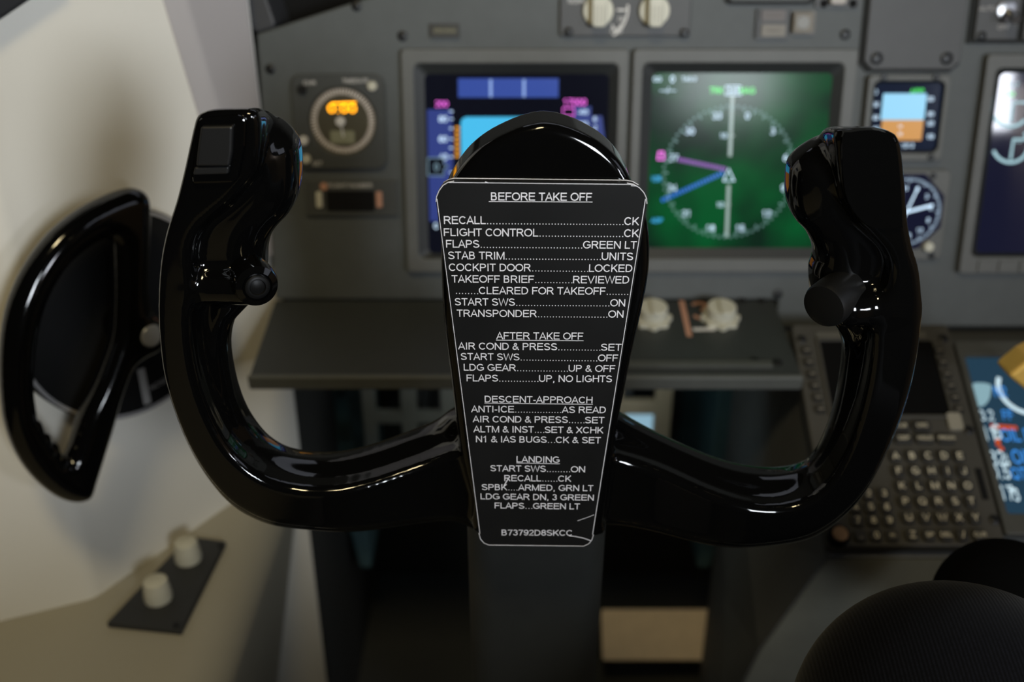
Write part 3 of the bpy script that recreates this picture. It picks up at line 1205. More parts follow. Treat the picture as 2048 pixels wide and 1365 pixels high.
f = sub(1540, -30)
t = thing('cover_plate', 'dark-edged cover plate cut by the top edge above the annunciator tiles', 'cover plate', f.M)
a = f.rect(1452, -80, 1632, 9, 0.004)
b_ = f.rect(1462, -78, 1624, 2, 0.006)
MB().prism(rr(*a, 0.006), -0.004, 0.0).build('frame', recess_dark, t)
MB().prism(rr(*b_, 0.004), -0.006, -0.004).build('plate', panel_grey, t)
f = sub(1674, -5)
t = thing('slide_switch', 'pale switch between two dark holes at the top edge', 'switch', f.M)
a = f.rect(1632, -36, 1722, 16, 0.003)
MB().prism(rr(*a, 0.002), -0.003, 0.0).build('plate', mat('selector_plate', (0.055, 0.055, 0.054)), t)
a = f.rect(1662, -30, 1694, 9, 0.008)
MB().prism(rr(*a, 0.003), -0.009, -0.003).build('cap', mat('switch_pale', (0.38, 0.34, 0.30)), t, bevel=0.001)
for x in (1648, 1706):
    u = f.uv(x, 7, 0.003)
    MB().lathe([(0.0036, 0), (0.0034, 0.0012)], (u[0], -0.003, u[1]), n=18).build('hole', matte_black, t)

f = sub(1830, 40)
t = thing('blank_panel', 'plain grey blank panel with two screws above the standby display', 'blank panel', f.M)
zt = f.uv(1830, -60)[1]
a = f.rect(1733, 0, 1927, 139, 0.005)
c = 16 * PX
pl = lambda a, c: [(a[0] + c, a[1]), (a[2] - c, a[1]), (a[2], a[1] + c), (a[2], zt), (a[0], zt), (a[0], a[1] + c)]
MB().prism(pl((a[0] - 0.0035, a[1] - 0.0025, a[2] + 0.0005, a[3]), c), -0.002, 0.0).build('gasket', recess_dark, t)
MB().prism(pl(a, c), -0.006, -0.002).build('plate', mat('selector_plate', (0.055, 0.055, 0.054)), t, bevel=0.001)
for (x, y) in ((1753, 117), (1893, 117)):
    screw_mb(f, x, y, 0.0055, 0.006).build('screw', screw_mat, t)

f = sub(2000, 20)
t = thing('toggle_panel', 'black-edged grey toggle switch panel in the upper right corner', 'control panel', f.M)
zt = f.uv(2000, -60)[1]
a = f.rect(1952, 0, 2038, 80, 0.006)
MB().prism([(a[0] - 0.004, a[1] - 0.003), (a[2] + 0.05, a[1] - 0.003), (a[2] + 0.05, zt), (a[0] - 0.004, zt)], -0.003, 0.0).build('gasket', recess_dark, t)
MB().prism([(a[0], a[1]), (a[2], a[1]), (a[2], zt), (a[0], zt)], -0.007, -0.003).build('plate', mat('selector_plate', (0.055, 0.055, 0.054)), t, bevel=0.001)
MB().prism([(a[2] + 0.005, a[1]), (a[2] + 0.05, a[1]), (a[2] + 0.05, zt), (a[2] + 0.005, zt)], -0.007, -0.003).build('plate', mat('selector_plate', (0.055, 0.055, 0.054)), t, bevel=0.001)
u = f.uv(2012, 20, 0.007)
MB().lathe([(0.009, 0), (0.009, 0.003), (0.006, 0.004)], (u[0], -0.007, u[1]), n=24).build('collar', steel, t)
MB().lathe([(0.0030, 0.003), (0.0036, 0.014), (0.0050, 0.020), (0.0035, 0.0235)], (u[0], -0.007, u[1]), axis=(0, -0.9, -0.35), n=20).build('toggle_lever', steel, t)
mb = MB()
for (s, x, y) in (('AUTO', 1975, 17), ('OFF', 2007, 54)):
    w = f.uv(x, y, 0.007)
    mb.ctext(s, w[0], w[1], 9 * PX, -0.0072)
mb.build('lettering', mat('label_pale', (0.36, 0.34, 0.32)), t)
screw_mb(f, 1963, 72, 0.004, 0.007).build('screw', screw_mat, t)

# ------------------------------------------------------------------ glareshield above the panel's left end
g0 = atd(486, -6, 0.955)
post = thing('glareshield', 'black glareshield with a dark grey end post at the top left of the panel', 'glareshield', Matrix.Identity(4))
dg = 0.0035
GF = PF.at(0, 0, 0.014)
p = [GF.uv(x, y, 0.0) for x, y in ((470, -40), (526, -40), (556, 46), (552, 56), (521, 66), (512, 62))]
mb = MB().prism(p, -0.012, 0.06)
mb.build('end_post', mat('post_dark_grey', (0.035, 0.036, 0.040), rough=0.5), post, bevel=0.004)
post.children[0].matrix_local = GF.M
p = [GF.uv(x, y, 0.0) for x, y in ((440, -90), (900, -90), (760, 8), (560, 84), (470, 90))]
mb = MB().prism(p, 0.062, 0.10)
b2 = mb.build('hood', matte_black, post)
b2.matrix_local = GF.M

# ------------------------------------------------------------------ shelf under the panel (lower instrument shelf)
yA = PF.M @ Vector((0, 0, zb1))
yB = onY(1000, 752, 0.757)
SF = Frame(((PL + PRX) / 2 + PF.M[0][3], yA.y, yA.z), (1, 0, 0), (0, yA.y - yB.y, yA.z - yB.z))
shelf = thing('lower_shelf_panel', 'sloping grey shelf panel running across under the displays', 'panel', SF.M)
dep = math.hypot(yA.y - yB.y, yA.z - yB.z)
hw = (PRX - PL) / 2
MB().prism([(-hw, -dep), (hw - 0.004, -dep), (hw - 0.004, -0.001), (-hw, -0.001)], 0.0, 0.008).build(
    'shelf_top', mat('shelf_grey', (0.030,0.033,0.031), rough=0.5, bump=0.2), shelf, bevel=0.001)
MB().prism([(-hw - 0.001, -dep - 0.005), (hw - 0.004, -dep - 0.005), (hw - 0.004, -dep), (-hw - 0.001, -dep)], -0.002, 0.012).build(
    'edge_lip', mat('lip_grey', (0.09,0.094,0.087), rough=0.45), shelf, bevel=0.0015)
a0, a1 = SF.uv(1100, 726), SF.uv(1545, 735)
mb = MB().box(a0[0], a1[0], -0.003, 0.0, a1[1] - 0.002, a0[1])
mb.build('trim_strip', mat('strip_grey', (0.065,0.068,0.060), rough=0.5), shelf, bevel=0.0006)
a0, a1 = SF.uv(1180, 604), SF.uv(1550, 604)
for px in (1484, 1523):
    screw_mb(SF, px, 602, 0.004).build('screw', screw_mat, shelf)
for (px, py) in ((1510, 722), (1555, 726)):
    screw_mb(SF, px, py, 0.004).build('screw', screw_mat, shelf)


def shelf_knob(px, py, label):
    u = SF.uv(px, py)
    fr = SF.at(u[0], u[1])
    t = thing('rotary_knob', label, 'knob', fr.M, 'cream knobs on the shelf')
    r = 0.017
    star = []
    for i in range(48):
        a = 2 * math.pi * i / 48
        star.append(((r + 0.0016 * math.cos(8 * a)) * math.cos(a), (r + 0.0016 * math.cos(8 * a)) * math.sin(a)))
    MB().prism(star, -0.004, 0.0).build('skirt', cream_knob, t)
    MB().prism(circle(0, 0, 0.0135, 32), -0.016, -0.004).build('barrel', cream_knob, t, bevel=0.0015)
    MB().prism(rr(-0.003, -0.016, 0.003, 0.006, 0.002), -0.0185, -0.016).build('grip', cream_knob, t, bevel=0.001)
    return t


shelf_knob(1304, 640, 'cream rotary knob on the shelf just right of the checklist plate')
shelf_knob(1440, 640, 'cream rotary knob on the shelf beside two copper marks')
mb = MB()
p = [SF.uv(x, y) for x, y in ((1363, 602), (1379, 674))]
mb.line(p, 0.005, -0.0003)
u = SF.uv(1402, 622)
mb.ctext('3', u[0] + 0.0, u[1], 0.030, -0.0003, 0.9)
mb.build('copper_marking', copper_mark, shelf)
mb = MB()
mb.line([SF.uv(1386, 660), SF.uv(1430, 659)], 0.005, -0.0003)
mb.build('pale_marking', white_mark, shelf)

# ================================================================== SIDE CONSOLE (left)
con = thing('side_console', 'beige side console ledge along the cream sidewall, lower left', 'console', Matrix.Identity(4))
prof = []
XE = -0.262
rc = 0.04
for i in range(9):
    a = R(90 - 90 * i / 8)
    prof.append((XE - 0.012 + rc * math.cos(a), ZL - rc + rc * math.sin(a)))
prof = [(-0.75, ZL)] + prof + [(XE - 0.05, 0.001), (-0.75, 0.001)]
MB().prism(prof, -0.6, 0.98).build('console_body', console_paint, con, bevel=0.0)
con.children[0].data.polygons.foreach_set('use_smooth', [True] * len(con.children[0].data.polygons))
con.children[0].data.set_sharp_from_angle(angle=R(30))

# black switch plate with two cream knobs on the ledge
Pc = [onZ(x, y, ZL + 0.006) for x, y in ((377, 1072), (452, 1082), (362, 1262), (212, 1246))]
cen = sum(Pc, Vector()) / 4
KF = Frame((cen.x, cen.y, ZL), (1, 0, 0), (0, 1, 0))      # y into = down
pp = [(p.x - cen.x, p.y - cen.y) for p in Pc]
kp = thing('switch_plate', 'black plate with two cream knobs lying on the side console ledge', 'switch plate', KF.M)
MB().prism(pp, -0.006, 0.0).build('plate', mat('plate_dark_grey', (0.022, 0.023, 0.024), rough=0.55), kp, bevel=0.0015)
for (px, py, sx) in ((376, 1112, 1.0), (316, 1190, 1.0)):
    w = onZ(px, py, ZL + 0.010)
    c = (w.x - cen.x, -0.006, w.y - cen.y)
    MB().lathe([(0.0118, 0), (0.0122, 0.004), (0.0108, 0.015), (0.0100, 0.0195), (0.0080, 0.021)], c, n=28).build(
        'knob', cream_knob, kp)
for (px, py) in ((440, 1092), (352, 1252)):
    w = onZ(px, py, ZL + 0.006)
    MB().lathe([(0.003, 0), (0.0028, 0.001)], (w.x - cen.x, -0.006, w.y - cen.y), n=14).build('screw', screw_mat, kp)

# ================================================================== STEERING TILLER on the left wall
hubp = atd(284, 662, 0.775)
TF = Frame(hubp, (math.cos(R(48)), math.sin(R(48)), 0), (0, math.sin(R(6)), math.cos(R(6))))
DF = TF.at(0, 0, 0.040)
dp = np.array([DF.uv(x, y) for x, y in ((66, 775), (108, 812), (150, 833), (232, 838), (300, 822), (340, 800), (300, 416), (345, 440))])
A = np.c_[2 * dp, np.ones(len(dp))]
sol = np.linalg.lstsq(A, (dp ** 2).sum(1), rcond=None)[0]
dcx, dcz = sol[0], sol[1]
drr = math.sqrt(sol[2] + dcx ** 2 + dcz ** 2)
tl = thing('steering_tiller', 'glossy black half-round steering tiller on a black disc on the cream sidewall', 'tiller', TF.M)
disc = MB().lathe([(drr, -0.045), (drr, -0.001), (drr - 0.002, 0.0)], (dcx, 0.040, dcz), n=72).build('disc', matte_black, tl)
MB().ring(circle(dcx, dcz, drr * 0.985, 72), circle(dcx, dcz, drr * 0.955, 72), 0.0392, 0.0398).build(
    'disc_line', mat('disc_line_grey', (0.28, 0.27, 0.27), rough=0.5), disc)
mb = MB()
mb.line([DF.uv(281, 738), DF.uv(295, 808)], 0.0065, 0.0396)
p, p2 = DF.uv(301, 782), DF.uv(336, 762)
mb.text('NOSE', p[0], p2[0], p[1], 0.0045, 0.0396, p2[1])
mb.build('disc_marking', mat('disc_mark_white', (0.34, 0.33, 0.32), rough=0.5), disc)
OUT = [(292, 392), (297, 430), (295, 500), (293, 570), (300, 618), (322, 640), (326, 672), (312, 700), (285, 716), (262, 738), (242, 788), (224, 850), (205, 912),
       (190, 960), (180, 990), (162, 1002), (135, 1002), (100, 986), (60, 950), (30, 905), (10, 850), (2, 790),
       (0, 720), (6, 650), (22, 590), (52, 528), (97, 468), (150, 424), (200, 396), (244, 379), (272, 377)]
HOLE = [(222, 484), (226, 540), (226, 610), (222, 668), (208, 715), (188, 768), (160, 828), (140, 888), (128, 914), (119, 904), (112, 886), (104, 888),
        (97, 868), (88, 864), (80, 843), (72, 838), (68, 812), (64, 776), (66, 722), (76, 648), (97, 586), (132, 530), (172, 495), (203, 478)]
op = catmull([TF.uv(*p) for p in OUT], 4)
hp = catmull([TF.uv(*p) for p in HOLE], 4)
xs = [p[0] for p in op]
zs = [p[1] for p in op]
h = 0.0018
gx = np.arange(min(xs) - 0.008, max(xs) + 0.008, h, dtype=np.float32)
gz = np.arange(min(zs) - 0.008, max(zs) + 0.008, h, dtype=np.float32)
gy = np.arange(-0.024, 0.044, h, dtype=np.float32)
X2, Z2 = np.meshgrid(gx, gz, indexing='ij')
d2 = smax(poly_sdf(op, X2, Z2), -poly_sdf(hp, X2, Z2), 0.004)
d3, y3 = d2[:, None, :], gy[None, :, None]
f3 = slab(d3, y3, 0.0, 0.0125, 0.012)
hc = TF.uv(286, 665)
hubd = np.sqrt((X2 - hc[0]) ** 2 + (Z2 - hc[1]) ** 2)[:, None, :] - 0.015
f3 = smin(f3, slab(hubd, y3, 0.015, 0.024, 0.005), 0.006)
net_object('handle', f3, (gx[0], gy[0], gz[0]), h, gloss_black, tl)
MB().lathe([(0.0100, 0.006), (0.0100, 0.0115), (0.0075, 0.0140), (0.0005, 0.0145)], (hc[0], 0.0, hc[1]), n=28).build('hub_cap', mat('hub_cap_grey', (0.17, 0.17, 0.17), rough=0.35), tl)

# ================================================================== CONTROL YOKE
Y0 = 0.440
YF = Frame((onY(1083, 640, Y0).x, Y0, onY(1083, 640, Y0).z), (1, 0, 0), (0, 0, 1))
yoke = thing('control_yoke', 'glossy black control yoke with a white-lettered checklist plate in the middle', 'control yoke', YF.M)
yuv = lambda p, off=0.0: YF.uv(p[0], p[1], off)
SL = [(391, 243), (401, 228), (425, 218), (470, 214), (520, 217), (556, 236), (590, 268), (604, 300), (606, 350), (600, 392), (584, 424), (560, 450),
      (544, 474), (537, 500), (536, 530), (530, 562), (515, 595), (490, 622), (471, 645), (462, 680), (463, 720), (475, 780), (494, 830), (520, 870),
      (546, 895), (580, 911), (640, 918), (720, 912), (800, 899), (860, 884), (895, 862), (940, 845), (975, 840), (975, 1077), (900, 1071), (800, 1065),
      (700, 1058), (600, 1050), (540, 1040), (490, 1018), (450, 988), (410, 940), (375, 880), (347, 810), (328, 740), (319, 660), (318, 590),
      (323, 520), (335, 460), (354, 400), (369, 340), (380, 290)]
BL = [(391, 243), (401, 224), (425, 213), (470, 210), (510, 212), (521, 235), (523, 290), (516, 335), (500, 362), (470, 396), (436, 425), (410, 448),
      (392, 478), (386, 510), (388, 540), (388, 580), (384, 630), (387, 690), (400, 760), (426, 832), (464, 897), (515, 942), (570, 966), (640, 974),
      (740, 969), (840, 953), (905, 935), (975, 918), (975, 1077), (900, 1071), (800, 1065),
      (700, 1058), (600, 1050), (540, 1040), (490, 1018), (450, 988), (410, 940), (375, 880), (347, 810), (328, 740), (319, 660), (318, 590),
      (323, 520), (335, 460), (354, 400), (369, 340), (380, 290)]
SR = [(1645, 272), (1680, 257), (1740, 252), (1783, 266), (1799, 290), (1807, 360), (1812, 430), (1822, 488), (1835, 532), (1841, 580), (1841, 640),
      (1831, 720), (1811, 800), (1781, 880), (1746, 950), (1710, 1000), (1660, 1044), (1600, 1073), (1500, 1087), (1400, 1088), (1300, 1083),
      (1200, 1077), (1140, 1074), (1140, 838), (1200, 842), (1245, 864), (1290, 888), (1350, 910), (1450, 935), (1540, 948), (1597, 943), (1627, 925),
      (1655, 870), (1675, 800), (1686, 720), (1683, 685), (1668, 655), (1642, 630), (1622, 592), (1618, 545), (1626, 515), (1621, 488), (1605, 460),
      (1583, 435), (1571, 400), (1571, 350), (1579, 322), (1602, 298)]
BR = [(1668, 259), (1690, 252), (1740, 248), (1783, 262), (1799, 290), (1807, 360), (1812, 430), (1822, 488), (1835, 532), (1841, 580), (1841, 640),
      (1831, 720), (1811, 800), (1781, 880), (1746, 950), (1710, 1000), (1660, 1044), (1600, 1073), (1500, 1087), (1400, 1088), (1300, 1083),
      (1200, 1077), (1140, 1074), (1140, 905), (1235, 942), (1330, 968), (1430, 994), (1530, 1010), (1600, 1001), (1650, 968), (1690, 905), (1718, 830),
      (1735, 760), (1743, 700), (1747, 650), (1762, 600), (1775, 560), (1778, 528), (1766, 496), (1737, 465), (1706, 435), (1684, 395), (1674, 350), (1669, 300)]
HUB = [(882, 425), (890, 390), (907, 357), (938, 317), (978, 286), (1032, 260), (1066, 250), (1090, 247), (1120, 251), (1158, 264), (1202, 288),
       (1236, 319), (1258, 353), (1275, 395), (1294, 440), (1300, 500), (1296, 560), (1280, 640), (1262, 720), (1246, 800), (1232, 870), (1222, 950),
       (1208, 1040), (1188, 1074), (965, 1074), (945, 1000), (920, 900), (902, 760), (888, 650), (882, 540)]
h = 0.0015
toL = lambda L, off=0.0: catmull([yuv(p, off) for p in L], 4)
x_lo, z_hi = yuv((318, 600))[0] - 0.01, yuv((470, 205))[1] + 0.008
x_hi, z_lo = yuv((1841, 610))[0] + 0.01, yuv((1400, 1095))[1] - 0.008
gx = np.arange(x_lo, x_hi, h, dtype=np.float32)
gz = np.arange(z_lo, z_hi, h, dtype=np.float32)
gy = np.arange(-0.026, 0.072, h, dtype=np.float32)
X2, Z2 = np.meshgrid(gx, gz, indexing='ij')
y3 = gy[None, :, None]
X3, Z3 = X2[:, None, :], Z2[:, None, :]
dS = np.minimum(poly_sdf(toL(SL, -0.014), X2, Z2), poly_sdf(toL(SR, -0.014), X2, Z2)) + 0.0010
dB = np.minimum(poly_sdf(toL(BL, 0.009), X2, Z2), poly_sdf(toL(BR, 0.009), X2, Z2))
dH = poly_sdf(toL(HUB), X2, Z2)
# the grips are deeper near their heads
za, zb_ = yuv((450, 600))[1], yuv((450, 430))[1]
s = np.clip((Z2 - za) / (zb_ - za), 0, 1)
s = (s * s * (3 - 2 * s))[:, None, :]
xc_ = yuv((1080, 950))[0]
ys = np.clip((0.115 - np.abs(X2 - xc_)) / 0.07, 0, 1)
ysh = (0.017 * ys * ys * (3 - 2 * ys))[:, None, :]
yarm = y3 - ysh                  # the arms run back to the hub behind the plate
body = slab(dS[:, None, :], yarm, 0.016 - 0.001 * s, 0.017 + 0.003 * s, 0.0150 + 0.0025 * s)
band = slab(dB[:, None, :], yarm, 0.002, 0.0150, 0.0042)
# finger groove running down the inner side of the front band
gl = [yuv(p) for p in ((418, 600), (412, 660), (422, 740), (448, 820), (486, 880), (540, 925), (600, 942))]
gr_ = [yuv(p) for p in ((1722, 690), (1708, 770), (1690, 840), (1664, 905), (1632, 955), (1590, 972))]
dG = np.minimum(path_dist(gl, X2, Z2), path_dist(gr_, X2, Z2))[:, None, :]
groove = np.sqrt(dG ** 2 + (y3 + 0.002) ** 2) - 0.0042
body = smax(body, -groove, 0.003)
f3 = smin(body, band, 0.0055)
# thumb shelves carrying the push buttons
cl0, cl1 = yuv((385, 572)), yuv((497, 566))
cr0, cr1 = yuv((1800, 606)), yuv((1690, 606))
f3 = smin(f3, capsule(X3, y3, Z3, (cl0[0], 0.000, cl0[1]), (cl1[0], -0.006, cl1[1]), 0.0090, 0.0082), 0.006)
f3 = smin(f3, capsule(X3, y3, Z3, (cr0[0], 0.000, cr0[1]), (cr1[0], -0.006, cr1[1]), 0.0090, 0.0092), 0.006)
# the heads of the grips slope down towards the back
ztl, ztr = yuv((470, 211), 0.010)[1], yuv((1740, 249), 0.010)[1]
ztop2 = np.where(X2 < xc_, ztl, ztr)[:, None, :]
f3 = smax(f3, (Z3 - ztop2) * math.cos(R(17)) + (y3 + 0.010) * math.sin(R(17)), 0.006)
hub = slab(dH[:, None, :], y3, 0.0125, 0.0145, 0.0042)
f3 = smin(f3, hub, 0.003)
net_object('wheel_body', f3.astype(np.float32), (gx[0], gy[0], gz[0]), h, gloss_black, yoke)
del f3, body, band, hub, groove

# --- checklist plate, worn white edges, lettering
OF = 0.0065
PT = 0.0042
cor = [(872, 404), (873, 394), (878, 382), (886, 371), (896, 365), (908, 362.5), (1254, 366.5), (1267, 369), (1279, 376), (1288, 386), (1293, 397), (1294, 408),
       (1187, 1070), (1184, 1080), (1178, 1088), (1168, 1093), (978, 1091), (968, 1087), (961, 1079), (957.5, 1067)]
pl_poly = [yuv(p, OF) for p in cor]
plate = MB().prism(pl_poly, -OF, -OF + PT).build('checklist_plate', plate_black, yoke)
EW = 0.0005
mb = MB()
for seg in (cor[0:6], cor[6:12]):
    mb.tube([(yuv(p, OF)[0], -OF + 0.0001, yuv(p, OF)[1]) for p in seg], 0.00020, 6)
mb.tube([(yuv(p, OF)[0], -OF + PT, yuv(p, OF)[1]) for p in cor[3:9]], 0.00020, 6)
mb.tube([(yuv(p, OF)[0], -OF + 0.0001, yuv(p, OF)[1]) for p in cor[12:]], 0.00022, 6)
mb.build('worn_edge', engraved, plate)
mb = MB()
yt = -OF - 0.00012
mb.line([yuv((874, 398), OF), yuv((960, 1068), OF)], 0.00030, yt)
mb.line([yuv((1185, 1070), OF), yuv((1291, 398), OF)], 0.00034, yt)
mb.line([yuv((897, 365), OF), yuv((1268, 369), OF)], 0.00030, yt)
mb.build('border_line', engraved, plate)
LINES = [
    [('BEFORE TAKE OFF', 982, 1183.7, 400.9, 402)],
    [('RECALL', 888.1, 971.6, 448.1, 448.5), ('CK', 1248.1, 1277.8, 450.2, 450.5)],
    [('FLIGHT CONTROL', 887.9, 1076.5, 472.3, 473.3), ('CK', 1247.7, 1277.4, 474.2, 474.5)],
    [('FLAPS', 892.3, 958.9, 495.4, 495.8), ('GREEN LT', 1165.7, 1273, 497.2, 497.8)],
    [('STAB TRIM', 896.7, 1009, 518.5, 519.1), ('UNITS', 1203, 1266, 520.3, 520.7)],
    [('COCKPIT DOOR', 897.8, 1061.8, 542.2, 543), ('LOCKED', 1177.8, 1264.2, 543.9, 544.4)],
    [('TAKEOFF BRIEF', 903.5, 1068, 565.3, 566.2), ('REVIEWED', 1146, 1258, 566.8, 567.3)],
    [('', 908, 909.5, 588, 588), ('CLEARED FOR TAKEOFF', 957.8, 1211, 588.6, 589.7), ('', 1257.5, 1258, 590, 590)],
    [('START SWS', 910, 1030, 611, 611.8), ('ON', 1220, 1250, 613, 613.2)],
    [('TRANSPONDER', 913.8, 1073.6, 633.8, 634.7), ('ON', 1216, 1246.6, 635.5, 635.6)],
    [('AFTER TAKE OFF', 992.4, 1166.3, 678.7, 679.6)],
    [('AIR COND & PRESS', 916.2, 1114.3, 699, 700.8), ('SET', 1201.9, 1242.5, 701.6, 701.9)],
    [('START SWS', 921.9, 1039, 720, 721.2), ('OFF', 1195.6, 1235.8, 723, 723.2)],
    [('LDG GEAR', 927.6, 1032, 741.5, 742.6), ('UP & OFF', 1137, 1230, 743.6, 744.4)],
    [('FLAPS', 933.3, 996.2, 762.9, 763.4), ('UP, NO LIGHTS', 1078, 1223.8, 764, 764.8)],
    [('DESCENT-APPROACH', 969.5, 1184.8, 805, 807)],
    [('ANTI-ICE', 942.3, 1028.2, 824.8, 825.4), ('AS READ', 1123.4, 1211.4, 826.2, 826.7)],
    [('AIR COND & PRESS', 945.3, 1135.6, 844.8, 846.2), ('SET', 1170, 1208.6, 847, 847.2)],
    [('ALTM & INST', 946.7, 1067.6, 864.8, 865.8), ('SET & XCHK', 1089.5, 1206.7, 866.2, 867.2)],
    [('N1 & IAS BUGS', 952, 1093.3, 884.8, 886), ('CK & SET', 1111.4, 1201.3, 886.4, 887.2)],
    [('LANDING', 1033.1, 1119, 925, 926)],
    [('START SWS', 980.9, 1091.7, 942.9, 944.2), ('ON', 1141.3, 1169.9, 945, 945.2)],
    [('RECALL', 1008.7, 1082.3, 962.6, 963.2), ('CK', 1116, 1142.6, 963.7, 963.9)],
    [('SPBK', 963.7, 1014.6, 980.6, 981), ('ARMED, GRN LT', 1036.1, 1186.4, 981.4, 982.8)],
    [('LDG GEAR DN, 3 GREEN', 961.2, 1187.3, 999, 1001.7)],
    [('FLAPS', 989.3, 1048.6, 1017.3, 1018), ('GREEN LT', 1066, 1159.5, 1018.2, 1019.3)],
    [('B73792D8SKCC', 1003.3, 1143.8, 1071.2, 1072)],
]
mb = MB()
CAP = 0.00385
for ln in LINES:
    last = None
    for (sx, xl, xr, ya, yb) in ln:
        p, p2 = yuv((xl, ya), OF), yuv((xr, yb), OF)
        if last is not None:
            gap = p[0] - last[0]
            nd = max(2, int(round(gap / 0.00141)) - (0 if gap < 0.006 else 0))
            for i in range(nd):
                t_ = (i + 0.6) / nd
                x = last[0] + gap * t_
                z = last[1] + (p[1] - last[1]) * t_
                mb.flat([(x - 0.00023, z), (x + 0.00023, z), (x + 0.00023, z + 0.00048), (x - 0.00023, z + 0.00048)], yt)
        if sx:
            mb.text(sx, p[0], p2[0], p[1], CAP, yt, p2[1])
        last = p2
for (x0, y0, x1, y1) in ((977.5, 403.2, 1185, 404.2), (992, 680.6, 1167, 681.8), (969, 806.6, 1185.7, 809), (1033, 926.4, 1119.5, 928)):
    mb.line([yuv((x0, y0), OF), yuv((x1, y1), OF)], 0.00035, yt)
mb.build('checklist_lettering', engraved, plate)
for pts, w in ((((1008, 972), (1012, 965), (1017, 957)), 0.0006), (((1138, 1072), (1152, 1073.5), (1168, 1077), (1182, 1082)), 0.0005),
               (((1155, 1042), (1168, 1037.5), (1178, 1034), (1188, 1030)), 0.0003), (((970, 363.5), (977, 366)), 0.0004), (((1262, 371.5), (1274, 372)), 0.0003)):
    MB().line([yuv(p, OF) for p in pts], w, yt - 0.00005).build('scratch', engraved, plate)

# --- trim switch on the left horn
OB = 0.0130
mb = MB()
sw = [yuv(p, OB) for p in ((400, 236), (480, 228), (494, 236), (492, 290), (478, 358), (468, 364), (388, 366), (386, 352))]
base = mb.prism(sw, -OB - 0.0022, -OB + 0.002).build('trim_switch', gloss_black, yoke, bevel=0.0012, segs=3)
mb = MB()
sw = [yuv(p, OB) for p in ((408, 248), (471, 247), (469, 300), (464, 326), (398, 326), (402, 290))]
mb.prism(sw, -OB - 0.0052, -OB - 0.0016).build('rocker', satin_black, base, bevel=0.0010, segs=3)
sw = [yuv(p, OB) for p in ((394, 330), (463, 328), (461, 343), (391, 345))]
MB().prism(sw, -OB - 0.0042, -OB - 0.0016).build('rocker', satin_black, base, bevel=0.0008, segs=3)
# --- plain cap on the right horn
cp_ = [yuv(p, OB) for p in ((1682, 272), (1700, 262), (1745, 258), (1778, 268), (1790, 290), (1798, 360), (1802, 446), (1798, 452), (1752, 455), (1722, 440), (1696, 405), (1685, 360))]
MB().prism(catmull(cp_, 3), -OB - 0.0018, -OB + 0.002).build('horn_cap', gloss_black, yoke, bevel=0.0010, segs=3)
# --- push buttons on the thumb shelves
ax = Vector((0.42, -0.90, 0.02))
u = yuv((505, 565), 0.010)
c0 = Vector((u[0], -0.008, u[1]))
bt = MB().lathe([(0.0098, -0.010), (0.0104, -0.004), (0.0106, 0.004), (0.0098, 0.0075), (0.0070, 0.0090), (0.0066, 0.0084), (0.0062, 0.0078)], c0, ax, n=40).build('push_button', gloss_black, yoke)
MB().lathe([(0.0060, 0.006), (0.0058, 0.0092), (0.0050, 0.0098), (0.0038, 0.0098), (0.0034, 0.0088), (0.0022, 0.0092), (0.0005, 0.0094)], c0, ax, n=32).build(
    'button_plunger', mat('plunger_black', (0.005, 0.005, 0.005), rough=0.4, spec=0.12), bt)
ax = Vector((-0.70, -0.70, -0.12))
u = yuv((1672, 605), 0.010)
c0 = Vector((u[0], -0.006, u[1]))
MB().lathe([(0.0105, -0.012), (0.0112, -0.002), (0.0112, 0.007), (0.0104, 0.0092), (0.0080, 0.0098), (0.0005, 0.0099)], c0, ax, n=40).build('push_button', mat('button_black', (0.004, 0.004, 0.004), rough=0.45, spec=0.25), yoke)

# --- column under the hub
cx = (onY(940, 1150, 0.50).x + onY(1200, 1150, 0.50).x) / 2 - YF.M[0][3]
wv = (onY(1200, 1150, 0.50).x - onY(940, 1150, 0.50).x) / 2
ztop_ = yuv((1083, 900))[1]
pts = rr(cx - wv, -0.05, cx + wv, 0.06, 0.016, 6)
vs, fs = [], []
n = len(pts)
zf = -YF.M[2][3] + 0.0
levels = [(ztop_, 0.0), (ztop_ - 0.12, 0.008), (zf + 0.25, 0.06), (zf + 0.002, 0.10)]
for (z, dy) in levels:
    vs += [(p[0], p[1] + 0.072 + dy, z) for p in pts]
for kx in range(len(levels) - 1):
    for i in range(n):
        j = (i + 1) % n
        fs.append((kx * n + j, kx * n + i, (kx + 1) * n + i, (kx + 1) * n + j))
fs += [tuple(range(n)), tuple(range(len(levels) * n - 1, (len(levels) - 1) * n - 1, -1))]
MB().add(vs, fs, True).build('column', column_grey, yoke)
u = YF.uv(1075, 1315, -0.10)
MB().lathe([(0.008, 0), (0.0075, 0.003), (0.003, 0.0035)], (u[0], 0.072 - 0.05 + 0.02, u[1]), n=20).build('column_bolt', screw_mat, yoke)

# ================================================================== CENTRE PEDESTAL AND KEYPAD (right)
CT = Vector((0.2550, 0.819, CAM.z - 0.406))
CB = Vector((0.2535, 0.641, CAM.z - 0.517))
cdu_w = 0.142
CF = Frame(((CT.x + CB.x) / 2 + cdu_w / 2, (CT.y + CB.y) / 2, (CT.z + CB.z) / 2), (1, 0, 0), (0, CT.y - CB.y, CT.z - CB.z))
cl = math.hypot(CT.y - CB.y, CT.z - CB.z)
ped = thing('centre_pedestal', 'grey-green pedestal under the keypad and lower screen, lower right', 'pedestal', Matrix.Identity(4))
zk = CB.z - 0.012
left = [(0.258, zk), (0.2145, zk - 0.100), (0.190, zk - 0.19), (0.176, zk - 0.30), (0.170, 0.001)]
vs = []
for (x, z) in left:
    t_ = (z - 0.001) / (zk - 0.001)
    vs += [(x, CB.y + 0.004, z), (0.72, CB.y + 0.004, z)]
